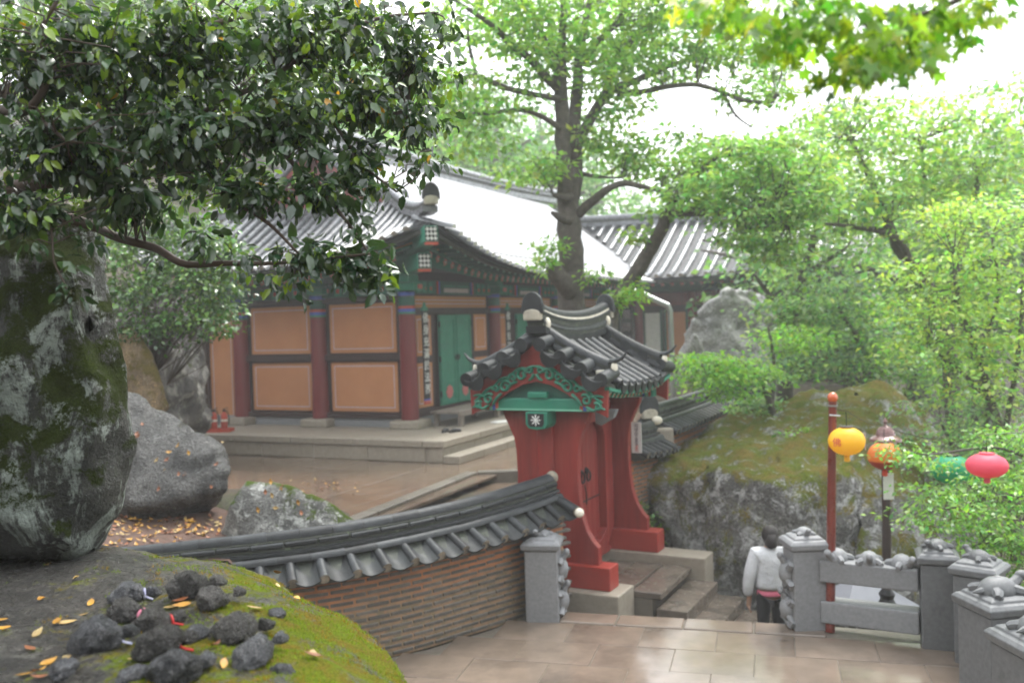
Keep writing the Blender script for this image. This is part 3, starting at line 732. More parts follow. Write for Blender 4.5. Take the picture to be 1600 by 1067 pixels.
# front: door bays
for k in range(3):
    x0 = 4.5 * k
    for a0, a1 in ((.42, 1.16), (3.42, 4.14)):
        panel(.06, x0 + a0, x0 + a1, 1.50, 2.55, 'F'); panel(.06, x0 + a0, x0 + a1, 2.72, 3.68, 'F')
    panel(.06, x0 + .34, x0 + 4.16, 3.86, 4.14, 'F')
    beam((x0 + .2, -.03, 3.72), (x0 + 4.3, .06, 3.83), M['brown']); beam((x0 + .2, -.05, 1.30), (x0 + 4.3, .06, 1.45), M['brown'])
    beam((x0 + .2, -.06, 4.18), (x0 + 4.3, .06, 4.50), M['dgreen'], 'painted_beam')
    beam((x0 + 1.5, -.085, 4.22), (x0 + 3.0, -.062, 4.46), M['dgreen'], 'painted_motif', 0)
    beam((x0 + 1.62, -.1, 4.23), (x0 + 2.88, -.087, 4.33), M['border'], 'painted_motif', 0)
    beam((x0 + 1.62, -.1, 4.36), (x0 + 2.2, -.087, 4.41), M['green'], 'painted_motif', 0); beam((x0 + 2.3, -.1, 4.36), (x0 + 2.88, -.087, 4.41), M['green'], 'painted_motif', 0)
    for xx, m in ((1.30, 'scarlet'), (1.37, 'blue'), (3.06, 'blue'), (3.13, 'scarlet')): beam((x0 + xx, -.09, 4.19), (x0 + xx + .055, -.062, 4.49), M[m], 'painted_motif', 0)
    for xx in (.35, .62, .9, 3.4, 3.7, 4.0):
        beam((x0 + xx, -.085, 4.21), (x0 + xx + .17, -.062, 4.47), M['green'], 'painted_motif', 0); beam((x0 + xx + .05, -.1, 4.27), (x0 + xx + .12, -.087, 4.35), M['scarlet'], 'painted_motif', 0)
    # doors
    for s, (d0, d1) in enumerate(((1.42, 2.245), (2.255, 3.08))):
        b = MB(); b.span(x0 + d0, x0 + d1, -.035, .02, 1.47, 3.68); dr = b.build('door', M['green'], hall, bevel=.006)
        b = MB()
        for q in ((d0 + .03, d1 - .03, 1.5, 1.58), (d0 + .03, d1 - .03, 3.58, 3.66), (d0 + .03, d0 + .11, 1.59, 3.57), (d1 - .11, d1 - .03, 1.59, 3.57), (d0 + .12, d1 - .12, 2.0, 2.07)):
            b.span(x0 + q[0], x0 + q[1], -.052, -.036, q[2], q[3])
        b.build('door_rail', M['green'], dr)
        b = MB(); cx = x0 + (d0 + d1) / 2
        b.prism(flower_poly(.17, 8, .08), lambda a, c, t: Vector((cx + a, t, 1.78 + c)), -.05, -.036); b.build('flower_emblem', M['pink'], dr)
        b = MB(); hx = x0 + (d1 - .06 if s == 0 else d0 + .06); b.tube([Vector((hx + .045 * cos(a), -.07, 2.62 + .06 * sin(a))) for a in np.linspace(0, 2 * pi, 13)], .012, 5, False); b.build('door_ring', M['iron'], dr)
        b = MB()
        for zz in (1.75, 2.6, 3.45): b.span(x0 + (d0 - .03 if s == 0 else d1 - .01), x0 + (d0 + .01 if s == 0 else d1 + .03), -.06, -.03, zz - .07, zz + .07)
        b.build('hinge', M['iron'], dr)
# columns with painted tops and base stones
for (cx_, cy_) in ((0, 0), (0, 2.5), (0, 4.9), (4.5, 0), (9.0, 0), (13.4, 0)):
    b = MB(); b.lathe([(.205, POD + .18), (.205, POD + .3), (.195, 2.6), (.185, 4.2)], 20, (cx_, cy_, 0)); c = b.build('column', M['column'], hall, smooth=40)
    for z0, z1, m, r in ((4.13, 4.22, 'blue', .192), (3.90, 4.12, 'dgreen', .190), (3.84, 3.895, 'scarlet', .194), (3.765, 3.835, 'blue', .194), (3.715, 3.76, 'green', .196)):
        b = MB(); b.lathe([(r, z0), (r, z1)], 20, (cx_, cy_, 0)); b.build('painted_band', M[m], c, smooth=40)
    b = MB(); b.box((0, 0, 0), (.74, .74, .2)); o = b.build('base_stone', M['tan'], hall, bevel=.05, loc=(cx_, cy_, POD + .09)); o.rotation_euler.z = random.uniform(-.15, .15)
    b = MB(); b.span(cx_ - .28, cx_ + .28, cy_ - .36, cy_ + .1, 4.24, 4.42); b.span(cx_ - .36, cx_ + .1, cy_ - .28, cy_ + .28, 4.425, 4.60); b.build('bracket_block', M['green'], hall, bevel=.02)
    b = MB(); b.span(cx_ - .09, cx_ + .09, cy_ - .385, cy_ - .361, 4.28, 4.38); b.build('painted_motif', M['pink'], hall)
# eaves: round rafters with painted flower ends, square flying rafters, eave boards
fl = MB(); fl.prism(flower_poly(.088), lambda a, c, t: Vector((a, t, c)), .0, .008); FL = fl.mesh('flower_end', M['pink'])
fc = MB(); fc.prism(flower_poly(.03, 5, .1, 15), lambda a, c, t: Vector((a, t, c)), .0085, .012); FC = fc.mesh('flower_centre', M['lgreen'])
raf = MB(); raf.tube([(0, 0, 0), (0, 1.4, 0)], .085, 10); RAF = raf.mesh('rafter', M['green'], smooth=40)
fly = MB(); fly.box((0, .45, 0), (.10, .9, .10)); FLY = fly.mesh('flying_rafter', M['dgreen'])
fle = MB(); fle.box((0, .905, 0), (.075, .01, .075)); FLE = fle.mesh('rafter_end', M['lgreen'])
def rafters(side, a0, a1, step):
    a = a0
    while a < a1:
        e = a + OH if side == 'F' else min(a + OH, 7.8 - a)
        lf = .78 * max(0, 1 - max(e, 0) / 5.0) ** 2
        A = Vector((a, .25, 4.86 + lf * .72)); B = Vector((a, -.98, 4.56 + lf * .86)); A2 = Vector((a, -.62, 4.73 + lf * .86)); B2 = Vector((a, -1.5, 4.655 + lf))
        if side == 'L': A, B, A2, B2 = [Vector((v.y, v.x, v.z)) for v in (A, B, A2, B2)]
        r_ = inst('rafter', RAF, hall, frame(A, B - A, (0, 0, 1)) @ Matrix.Diagonal((1, (B - A).length / 1.4, 1, 1)))
        f_ = inst('flower_end', FL, r_, Matrix.Translation((0, 1.402, 0))); inst('flower_centre', FC, r_, Matrix.Translation((0, 1.404, 0)))
        q = inst('flying_rafter', FLY, hall, frame(A2, B2 - A2, (0, 0, 1)) @ Matrix.Diagonal((1, (B2 - A2).length / .9, 1, 1))); inst('rafter_end', FLE, q)
        a += step
rafters('F', -.55, 13, .33); rafters('L', -.3, 6.6, .33)
for side in 'FL':
    for off, dz, hh, ww, m in ((-1.0, .005, .06, .06, 'green'), (-1.54, -.10, .09, .07, 'bed'), (-1.02, .068, .03, .05, 'ochre')):
        path = []; rng_ = np.linspace(-OH + .1 + (0 if off < -1.2 else .5), 13.2 if side == 'F' else 7.6, 40)
        b = MB(); pts = []
        for a in rng_:
            e = a + OH if side == 'F' else min(a + OH, 7.8 - a); lf = .78 * max(0, 1 - max(e, 0) / 5.0) ** 2
            v = Vector((a, off, (4.66 if off > -1.2 else 4.74) + dz + lf * (.86 if off > -1.2 else 1.0)))
            pts.append(v if side == 'F' else Vector((v.y, v.x, v.z)))
        path = [(p, Vector((0, 1, 0)) if side == 'F' else Vector((1, 0, 0))) for p in pts]
        b.sweep(path, [(-ww / 2, 0), (ww / 2, 0), (ww / 2, hh), (-ww / 2, hh)]); b.build('eave_board', M[m], hall)
# hip rafters with white-flowered ends
for z0, z1, reach, w in ((4.60, 4.66, -1.22, .30), (4.88, 5.17, -1.66, .30)):
    A = Vector((.2, .2, z0 + .15)); B = Vector((reach, reach, z1 + .15)); b = MB(); b.bar(A, B, w, .34); hr = b.build('hip_rafter', M['green'], hall, bevel=.01)
    Mf = frame(B, B - A, (0, 0, 1))
    b = MB(); b.box((0, .004, 0), (w * .86, .012, .30), Mf); b.build('end_plate', M['black'], hr)
    b = MB()
    for i in range(3):
        for j in range(3):
            c_ = ((i - 1) * w * .27, (j - 1) * .095); b.prism(flower_poly(.047, 4, .3, 16), lambda a, c, t: Mf @ Vector((c_[0] + a, t, c_[1] + c)), .011, .016)
    b.build('painted_flowers', M['white'], hr)
    b = MB(); b.box((0, -.03, -.20), (w * .9, .1, .05), Mf); b.build('painted_edge', M['scarlet'], hr)

# podium of cut stone
b = MB(); b.span(-1.9, 14.2, -1.88, 6.9, .2, POD - .10); b.build('podium_core', M['tan'], hall)
def course(x0, x1, y0, y1, z0, z1, L, ax):
    n = max(1, round(((x1 - x0) if ax == 'x' else (y1 - y0)) / L))
    for i in range(n):
        b = MB(); a0, a1 = i / n, (i + 1) / n
        c = ((x0 + x1) / 2, (y0 + y1) / 2, (z0 + z1) / 2)
        if ax == 'x': b.box((0, 0, 0), ((x1 - x0) / n - .008, y1 - y0, z1 - z0)); c = (lerp(x0, x1, (i + .5) / n), c[1], c[2])
        else: b.box((0, 0, 0), (x1 - x0, (y1 - y0) / n - .008, z1 - z0)); c = (c[0], lerp(y0, y1, (i + .5) / n), c[2])
        b.build('podium_stone', M['tan'], hall, bevel=.012, loc=c)
course(-1.98, -1.5, -1.46, 6.9, POD - .14, POD, 1.7, 'y'); course(-1.98, 8.0, -1.96, -1.48, POD - .14, POD, 1.7, 'x')
course(-1.94, -1.6, -1.5, 6.9, CY, POD - .145, 1.4, 'y'); course(-1.94, 8.0, -1.92, -1.6, CY, POD - .145, 1.4, 'x')
course(-2.02, 6.0, -2.32, -1.97, CY, CY + .16, 1.2, 'x')
b = MB(); b.span(-1.5, 8, -1.48, 6.9, POD - .12, POD - .004); b.build('podium_floor', M['tan'], hall)

# ------------------------------------------------------------------ things on the hall
def juryeon(x, label):
    t = empty('verse_board', Hw(x, -.27, 1.62), HROT, label, 'sign board', 'vertical verse boards on the hall columns')
    b = MB(); b.span(-.12, .12, -.02, .02, .12, 2.16); b.build('board', M['black'], t, bevel=.005)
    b = MB(); b.prism([(-.13, 2.16), (.13, 2.16), (.09, 2.24), (.035, 2.28), (0, 2.36), (-.035, 2.28), (-.09, 2.24)], lambda a, c, q: Vector((a, q, c)), -.025, .02); b.build('crest', M['green'], t)
    for z0, z1, m in ((.085, .118, 'blue'), (.045, .083, 'pink'), (.0, .043, 'scarlet')):
        b = MB(); b.span(-.12, .12, -.022, .02, z0, z1); b.build('foot_band', M[m], t)
    for i, ch in enumerate('佛身充滿於法界'):
        o = inst('character', text_mesh(ch, .25, M['white']), t, Matrix.Translation((0, -.026, 1.98 - i * .275)) @ Matrix.Rotation(radians(90), 4, 'X'))
    return t
juryeon(.33, 'black vertical board with white characters beside the corner column of the hall')
juryeon(4.83, 'black vertical board with white characters right of the green doors, behind the gate roof')
# porch bench
t = empty('porch_bench', Hw(2.4, -.72, POD), HROT, 'grey wooden porch bench below the green doors', 'bench')
for i in range(5): b = MB(); b.span(-2.1, 2.1, -.36 + i * .145, -.36 + i * .145 + .138, .30, .355); b.build('plank', M['wood'], t, bevel=.005)
b = MB(); b.span(-2.12, 2.12, -.41, -.365, .24, .36); b.build('front_rail', M['wood'], t, bevel=.008)
for sx in (-1.9, 0, 1.9):
    for sy in (-.33, .3): b = MB(); b.span(sx - .06, sx + .06, sy - .05, sy + .05, 0, .30); b.build('leg', M['wood'], t)
def shoe(p, rz, label):
    b = MB(); pts = [(0,.0,.03),(.05,0,.035),(.1,0,.05),(.17,0,.035),(.24,0,.028),(.28,0,.02)]
    b.tube(pts, [.03,.045,.045,.042,.045,.02], 10, True, 1.0); o = b.build('upper', M['black'], None, smooth=40)
    t = empty('shoe', p, rz, label, 'shoe', 'shoes on the podium'); o.parent = t
    b = MB(); b.prism([(-.03,-.03),(.1,-.04),(.24,-.045),(.29,-.01),(.29,.02),(.24,.045),(.1,.035),(-.03,.03)], lambda a, c, q: Vector((a, c, q)), 0, .022); b.build('sole', M['iron'], t)
p = Z(692, 676, POD); shoe(Vector((p.x, p.y, POD)), 1.2, 'left one of the black shoes on the podium below the bench')
shoe(Vector((p.x + .17, p.y - .02, POD)), .7, 'right one of the black shoes on the podium below the bench')
p = Z(782, 660, POD); b = MB(); b.box((0, 0, .012), (.42, .3, .02)); b.box((.02, .01, .03), (.36, .26, .012))
tag(b.build('folded_paper', M['white'], loc=(p.x, p.y, POD), rz=.5, bevel=.003), 'white folded paper lying on the podium behind the gate', 'paper')
# fire extinguishers
def extinguisher(p, label):
    t = empty('fire_extinguisher', p, .3, label, 'fire extinguisher', 'fire extinguishers on the podium')
    b = MB(); b.lathe([(.06, .02), (.075, .04), (.075, .34), (.06, .40), (.025, .43), (.02, .45)], 14); b.build('cylinder', M['scarlet'], t, smooth=40)
    b = MB(); b.lathe([(.028, .45), (.03, .49), (.012, .5)], 10); b.bar((-.02, 0, .5), (.1, 0, .54), .03, .015); b.bar((-.02, 0, .48), (.1, 0, .47), .03, .015); b.build('valve', M['iron'], t)
    b = MB(); b.tube([(.02,0,.47),(.09,.03,.42),(.11,.04,.28),(.1,.04,.12)], .012, 6); b.build('hose', M['iron'], t)
    b = MB(); b.lathe([(.0765, .22), (.0765, .27)], 14); b.build('paper_label', M['lime'], t)
p1 = Z(336, 674, POD); p2 = Z(350, 675, POD)
b = MB(); b.span(-.30, .30, -.16, .16, 0, .02); b.span(-.30, .30, -.16, -.14, .02, .08); b.span(-.30, .30, .14, .16, .02, .08); b.span(-.3, -.28, -.14, .14, .02, .08); b.span(.28, .3, -.14, .14, .02, .08)
c_ = (p1 + p2) / 2; tag(b.build('extinguisher_tray', M['scarlet'], loc=(c_.x, c_.y, POD + .002), rz=-.1), 'red metal tray holding the two fire extinguishers', 'tray')
extinguisher(Vector((c_.x - .12, c_.y, POD + .024)), 'fire extinguisher nearer the dark rock face, in the red tray')
extinguisher(Vector((c_.x + .12, c_.y, POD + .024)), 'fire extinguisher nearer the red column, in the red tray')

# ------------------------------------------------------------------ wing hall at the far right
wing = empty('wing_hall', Hw(13, -4, 0), HROT, 'misty far hall set at right angles to the main hall, tiled slope facing forward', 'temple hall')
WX = 13.0
def zw(x, y): return EZ + 2.35 * max(0, (x - WX) / 4.6) ** 1.15 + .05 * (y + 3) ** 2 / 16
def Wl(x, y): return Vector((x - 13, y + 4, 0))
grid_surface(lambda x, y: zw(x + 13, y - 4), 0, 4.6, -5.2, 7.1, 16, 40, .08).build('roof', M['tile'], wing, smooth=30)
grid_surface(lambda x, y: zw(22.2 - (x + 13), y - 4), 4.6, 9.2, -5.2, 7.1, 12, 30, .08).build('roof', M['tile'], wing, smooth=30)
y = -9.1
while y < 3.0:
    # the rows above the valley stop where the main slope covers them
    x0 = 17.5; x1 = WX - .12
    if y > -OH:
        xx = np.linspace(WX, 17.5, 60); zz = [zw(q, y) - zfront(q, y) for q in xx]
        above = [q for q, d in zip(xx, zz) if d > 0]; x1 = min(above) + .1 if above else 18
    if x1 < 17.2:
        a = Vector((x0, y)); D = Vector((x1 - x0, 0)); n = max(1, round(D.length / .44))
        for i in range(n):
            q0 = a + D * (i / n); q1 = a + D * ((i + 1) / n)
            A = Vector((q0.x - 13, q0.y + 4, zw(q0.x, q0.y) + .03)); B = Vector((q1.x - 13, q1.y + 4, zw(q1.x, q1.y) + .03))
            me = T_end if i == n - 1 and y < -OH else T_hall
            inst(me.name.split('.')[0], me, wing, frame(A, B - A, (0, 0, 1)) @ Matrix.Diagonal((1.1, (B - A).length / .40, 1.1, 1)))
    y += .43
rp = [Vector((4.6, lerp(-5.2, 9, i / 16), zw(17.6, lerp(-9.2, 5, i / 16)) - .02)) for i in range(17)]
ridge_stack(wing, rp, [(.20, 0, .15, M['tile_pale'], 0), (.16, .152, .26, M['bed'], 0), (.20, .262, .33, M['tile_pale'], 0), (.15, .332, .46, M['tile_pale'], 1)])
b = MB(); b.span(1.6, 8, -4.6, 4.0, POD, 4.75); b.build('wall', M['brown'], wing)
for i, (y0, y1, m) in enumerate(((3.2, 3.7, 'white'), (2.2, 2.75, 'white'), (1.25, 1.95, 'orange'), (.2, .95, 'orange'), (-1.0, -.2, 'white'), (-2.2, -1.3, 'orange'), (-3.4, -2.5, 'white'))):
    b = MB(); b.span(1.55, 1.6, y0, y1, 1.6, 3.6); b.build('panel', M[m], wing)
    for yy in (y0 - .09, y1 + .01): b = MB(); b.span(1.53, 1.6, yy, yy + .08, 1.5, 3.7); b.build('panel_frame', M['dgreen'], wing)
for yy in (4.0, 2.98, .98, -1.2, -3.6): b = MB(); b.lathe([(.17, POD), (.17, 4.3)], 14, (1.5, yy, 0)); b.build('column', M['column'], wing, smooth=40)
b = MB(); b.span(1.45, 1.6, -4.6, 4.0, 3.85, 4.3); b.build('painted_beam', M['column'], wing)
b = MB(); b.span(1.40, 1.6, -4.6, 4.0, 4.35, 4.7); b.build('painted_beam', M['dgreen'], wing)
for k in range(25):
    a = 3.9 - k * .35; A = Vector((1.6, a, 4.85)); B = Vector((.62, a, 4.60)); r_ = inst('rafter', RAF, wing, frame(A, B - A, (0, 0, 1)) @ Matrix.Diagonal((1, (B - A).length / 1.4, 1, 1)))
    inst('flower_end', FL, r_, Matrix.Translation((0, 1.402, 0)))
b = MB(); b.span(.1, .2, -5.1, 5.4, 4.60, 4.74); b.build('eave_board', M['bed'], wing)
b = MB(); b.span(-.5, 8, -5, 4, .3, POD); b.build('podium', M['tan'], wing)
t = empty('name_board', Hw(14.36, -.62, 2.3), HROT, 'dark board with pale characters on the wall of the misty far hall', 'sign board')
b = MB(); b.span(-.03, .03, -.2, .2, 0, 1.55); b.build('board', M['black'], t)
for i, ch in enumerate('藥師殿'):
    inst('character', text_mesh(ch, .36, M['border']), t, Matrix.Translation((-.04, 0, 1.25 - i * .48)) @ Matrix.Rotation(radians(-90), 4, 'Z') @ Matrix.Rotation(radians(90), 4, 'X'))
# metal rain pipe between the halls
b = MB(); q = [P(978, 452, 21.5), P(1000, 458, 21.4), P(1044, 478, 21.2), P(1047, 486, 21.2), P(1050, 560, 21.2), P(1053, 640, 21.2)]
b.tube(q, .065, 8); tag(b.build('rain_pipe', M['metal'], smooth=40), 'bent grey metal rain pipe standing behind the gate roof', 'pipe')
# ------------------------------------------------------------------ red gate
gate = empty('gate', GATE, GROT, 'red wooden gate with a small grey tiled roof and green scroll-painted gable', 'gate')
def gb(name, mat, x0, x1, y0, y1, z0, z1, bev=.01, parent=None):
    b = MB(); b.span(x0, x1, y0, y1, z0, z1); return b.build(name, mat, parent or gate, bevel=bev)
gb('base_stone', M['tan'], -1.0, 1.02, -1.20, -.64, -1.0, .115, .02)
gb('base_stone', M['tan'], -.9, 1.55, .72, 1.16, -1.0, .16, .02)
WING = [(.62,2.34),(.60,2.26),(.53,2.12),(.465,1.98),(.435,1.8),(.425,1.5),(.435,1.25),(.465,1.02),(.53,.82),(.61,.69),(.68,.62),(.68,.40)]
for sy, zb in ((-.90, .115), (.94, .16)):
    gb('foot_block', M['redfoot'], -.82, .86, sy - .15, sy + .15, zb, zb + .29, .014)
    b = MB(); pl = [(x, max(z, zb + .285)) for x, z in WING] + [(-x, max(z, zb + .285)) for x, z in reversed(WING)]
    b.prism(pl, lambda a, c, t: Vector((a, sy + t, c)), -.055, .055); b.build('wing_board', M['red'], gate, bevel=.008)
    gb('post', M['red'], -.11, .11, sy - .10, sy + .10, zb + .29, 2.36, .012)
# door frame with a rounded head and a bowed sill
def arch(w, z0, z1, r): 
    pts = [(-w, z0 + .16), (-w * .6, z0 + .04), (0, z0), (w * .6, z0 + .04), (w, z0 + .16)]
    return pts + [(w - r + r * cos(a), z1 - r + r * sin(a)) for a in np.linspace(0, pi / 2, 7)] + [(-w + r + r * cos(a), z1 - r + r * sin(a)) for a in np.linspace(pi / 2, pi, 7)]
inn = arch(.56, .36, 2.06, .30); n = len(inn)
out = []
for (y, z) in inn:
    if abs(y) > .5 and z < 1.8 and z > .45: out.append((.84 if y > 0 else -.84, z))
    else: out.append((y * 1.5 if abs(y * 1.5) < .84 else (.84 if y > 0 else -.84), 2.3 if z > 1.5 else .20))
b = MB(); X0, X1 = .02, .20
vs = [Vector((x, y, z)) for x in (X0, X1) for ring in (inn, out) for y, z in ring]
fs = []
for i in range(n):
    j = (i + 1) % n
    fs += [(2*n+i, 2*n+j, 3*n+j, 3*n+i), (i, n+i, n+j, j), (i, j, 2*n+j, 2*n+i), (n+i, 3*n+i, 3*n+j, n+j)]
b.add(vs, fs); b.build('door_frame', M['red'], gate, bevel=.006)
gb('door_sill', M['red'], .0, .16, -.84, .84, .14, .215)
for k in range(8):
    y0 = -.60 + k * .15
    gb('door_plank', M['red'], .045, .085 + random.uniform(-.004, .004), y0 + .002, y0 + .148, .22, 2.25, .005)
for s in (-1, 1):
    b = MB(); b.tube([Vector((.13, s * .10 + .06 * cos(a), 1.38 + .07 * sin(a) - .05)) for a in np.linspace(0, 2 * pi, 13)], .013, 6, False); b.lathe([(.05, 0), (.045, .02), (.015, .05)], 10, (.086, s * .10, 1.40), Matrix.Rotation(radians(90), 3, 'Y')); b.build('ring_handle', M['iron'], gate)
b = MB(); b.tube([(.12, -.02, 1.22), (.13, .0, 1.1), (.125, .01, .95)], .010, 5); b.build('latch_chain', M['iron'], gate)
b = MB(); b.span(.088, .098, -.58, .58, .98, 1.0); b.build('door_batten', M['brown'], gate)
# beams under the roof
gb('lintel', M['red'], -.14, .14, -1.0, 1.04, 2.2450, 2.3400)
for yb in (-1.06, 1.10):
    gb('tie_beam', M['green'], -.78, .78, yb - .09, yb + .09, 2.3400, 2.5050, .02)
    gb('painted_edge', M['lgreen'], -.60, .60, yb - .100, yb - .091, 2.3520, 2.3720, 0)
    for s in (-1, 1):
        for i, m in enumerate(('scarlet', 'blue', 'lgreen', 'scarlet')): gb('painted_band', M[m], s * (.59 + i * .045) - .018, s * (.59 + i * .045) + .018, yb - .098, yb - .0915, 2.3550, 2.4950, 0)
    b = MB(); b.prism([(-.15, 2.3400), (.15, 2.3400), (.15, 2.1800), (.11, 2.1300), (.0, 2.1150), (-.11, 2.1300), (-.15, 2.1800)], lambda a, c, t: Vector((a, yb + t, c)), -.17, .15); br = b.build('bracket', M['green'], gate, bevel=.015)
    b = MB(); b.prism([(-.11, 2.3200), (.11, 2.3200), (.11, 2.1900), (.08, 2.1550), (-.08, 2.1550), (-.11, 2.1900)], lambda a, c, t: Vector((a, yb + t, c)), -.178, -.172); b.build('painted_plate', M['black'], br)
    b = MB(); b.prism(flower_poly(.075, 8, .45, 48), lambda a, c, t: Vector((a, yb + t, 2.2400 + c)), -.184, -.1785); b.build('painted_flower', M['white'], br)
    gb('king_block', M['green'], -.14, .14, yb - .12, yb + .1, 2.5060, 2.5900, .02)
for xb in (-.62, .62): gb('purlin', M['green'], xb - .07, xb + .07, -1.12, 1.16, 2.5100, 2.6400, .02)
gb('ridge_beam', M['green'], -.08, .08, -1.12, 1.16, 3.02, 3.16, .02)
b = MB(); b.prism([(.62, 2.3400), (.62, 2.1600), (.70, 2.1400), (.86, 2.2400), (.9, 2.3400)], lambda a, c, t: Vector((a, -.74 + t, c)), -.05, .05); b.build('eave_bracket', M['stone'], gate)
# roof slopes
GE = .95; GH = 1.24
def zg(x, y): return 3.22 - .62 * (abs(x) / GE) ** .88 + .11 * (abs(y) / GH) ** 2.5 * (.3 + .7 * abs(x) / GE)
for s in (1, -1):
    grid_surface(lambda x, y: zg(x, y), 0 if s > 0 else -GE, GE if s > 0 else 0, -GH + .04, GH - .04, 12, 20, .05).build('roof_bed', M['bed'], gate, smooth=30)
    # rafters
    k = 0; y = -1.06
    while y < 1.1:
        A = Vector((s * .25, y, zg(.25, y) - .12)); B = Vector((s * .93, y, zg(.93, y) - .125)); b = MB(); b.bar(A, B, .075, .075); r_ = b.build('rafter', M['green'], gate)
        d = (B - A).normalized(); b = MB(); b.box((0, .003, 0), (.06, .008, .06), frame(B, d, (0, 0, 1))); b.build('rafter_end', M['lgreen'], r_)
        b = MB(); b.box((0, .008, 0), (.03, .006, .03), frame(B, d, (0, 0, 1))); b.build('rafter_dot', M['scarlet'], r_)
        y += .135
    b = MB(); b.sweep([(Vector((s * .95, yy, zg(.95, yy) - .085)), Vector((1, 0, 0))) for yy in np.linspace(-1.2, 1.2, 16)], [(-.03, 0), (.03, 0), (.03, .04), (-.03, .04)]); b.build('eave_board', M['green'], gate)
    b = MB(); b.sweep([(Vector((s * .80, yy, zg(.8, yy) - .20)), Vector((1, 0, 0))) for yy in np.linspace(-1.12, 1.16, 16)], [(-.04, 0), (.04, 0), (.04, .05), (-.04, .05)]); b.build('eave_board', M['lgreen'], gate)
TG = cover_tile('roof_tile', .074, .30, [M['tile'], M['tile']], 8)
TGE = cover_tile('eave_tile', .078, .30, [M['tile'], M['tile']], 8, full=True)
PG = pan_tile('pan_tile', .24, .30, M['pan'], .045, .02)
drop = MB(); n = 7
pl = [(-.095, .03), (-.05, .0), (0, -.008), (.05, .0), (.095, .03), (.085, -.04), (.055, -.085), (0, -.11), (-.055, -.085), (-.085, -.04)]
drop.prism(pl, lambda a, c, t: Vector((a, t, c)), -.012, .012); DROP = drop.mesh('drop_tile', M['tile'], bevel=.006)
for s in (1, -1):
    y = -.84
    while y < .86:
        xs_ = [.10, .31, .52, .73, GE + .03]
        for i in range(4):
            A = Vector((s * xs_[i], y, zg(xs_[i], y) + .035)); B = Vector((s * xs_[i+1], y, zg(xs_[i+1], y) + .03)); d = B - A
            me = TGE if i == 3 else TG
            inst(me.name.split('.')[0], me, gate, frame(A, d, (0, 0, 1)) @ Matrix.Diagonal((1, d.length / .295, 1, 1)))
        if y < .8:
            for i in range(2, 4):
                A = Vector((s * xs_[i], y + .122, zg(xs_[i], y + .122) + .004)); B = Vector((s * (xs_[i+1] + (.02 if i == 3 else .03)), y + .122, zg(xs_[i+1], y + .122) + .012))
                inst('pan_tile', PG, gate, frame(A, B - A, (0, 0, 1)) @ Matrix.Diagonal((1, (B - A).length / .30, 1, 1)))
            inst('drop_tile', DROP, gate, frame(Vector((s * (GE + .055), y + .122, zg(GE, y + .122) + .02)), (s, 0, -.25), (0, 0, 1)) @ Matrix.Diagonal((1.2, 1, 1.15, 1)))
        y += .245
# verge tiles hanging over both gables
for e in (-1, 1):
    for s in (1, -1):
        for i, xv in enumerate((.13, .40, .67, .93)):
            zc = zg(xv, e * GH) + .03
            A = Vector((s * xv, e * .90, zc + .06)); B = Vector((s * xv, e * (GH + .10), zc - .0)); d = B - A
            inst('verge_tile', TGE, gate, frame(A, d, (0, 0, 1)) @ Matrix.Diagonal((1.12, d.length / .30, 1.12, 1)))
            xm = xv + .145
            if i < 3:
                zc = zg(xm, e * GH) - .035
                A = Vector((s * xm, e * .92, zc + .05)); B = Vector((s * xm, e * (GH + .06), zc)); inst('pan_tile', PG, gate, frame(A, B - A, (0, 0, 1)) @ Matrix.Diagonal((1.2, (B - A).length / .3, 1, 1)))
                inst('drop_tile', DROP, gate, frame(Vector((s * xm, e * (GH + .10), zc + .02)), (0, e, -.2), (s * .45, 0, 1)) @ Matrix.Diagonal((1.5, 1, 1.55, 1)))
# ridge with three rolls and swept ends
rp = [Vector((0, lerp(-1.16, 1.16, i / 18), 3.225 + .13 * abs(i / 9 - 1) ** 2.2)) for i in range(19)]
ridge_stack(gate, rp, [(.135, -.03, .06, M['tile'], 0), (.11, .06, .105, M['bed'], 0), (.125, .105, .19, M['tile'], 1), (.105, .16, .225, M['bed'], 0), (.115, .225, .255, M['tile'], 0), (.085, .255, .285, M['lime'], 0), (.085, .285, .375, M['tile'], 1)])
for e in (-1, 1): mangwa(gate, Vector((0, e * 1.22, 3.60)), (0, e, 0), .15)
# descending ridges with upturned tips
for e in (-1, 1):
    for s in (1, -1):
        pts = [Vector((s * lerp(.10, .92, i / 10), e * (.985 - .0 * i), zg(lerp(.10, .92, i / 10), e * 1.0) + .09 + .05 * (i / 10) ** 3)) for i in range(11)]
        ridge_stack(gate, pts, [(.095, -.05, .05, M['tile'], 1), (.07, .03, .075, M['bed'], 0), (.08, .075, .165, M['tile'], 1)], 'descending_ridge')
        q = pts[-1]; b = MB(); b.ball(q + Vector((s * .05, 0, .055)), (.035, .075, .075), 10, 8); b.build('lime_plug', M['lime'], gate, smooth=True)
        b = MB(); b.ball(pts[0] + Vector((0, e * .05, .19)), (.05, .06, .085), 10, 8); b.build('lime_plug', M['lime'], gate, smooth=True)
        b = MB(); b.tube([q + Vector((s * -.06, 0, .13)), q + Vector((s * .06, 0, .135)), q + Vector((s * .16, 0, .18)), q + Vector((s * .23, 0, .26))], [.06, .055, .035, .012], 8, True, .6); b.build('ridge_tip', M['tile'], gate, smooth=40)
        b = MB(); b.box((q.x * .90, q.y - e * -.08, q.z - .02), (.13, .06, .11)); b.build('lime_plug', M['lime'], gate, bevel=.02)
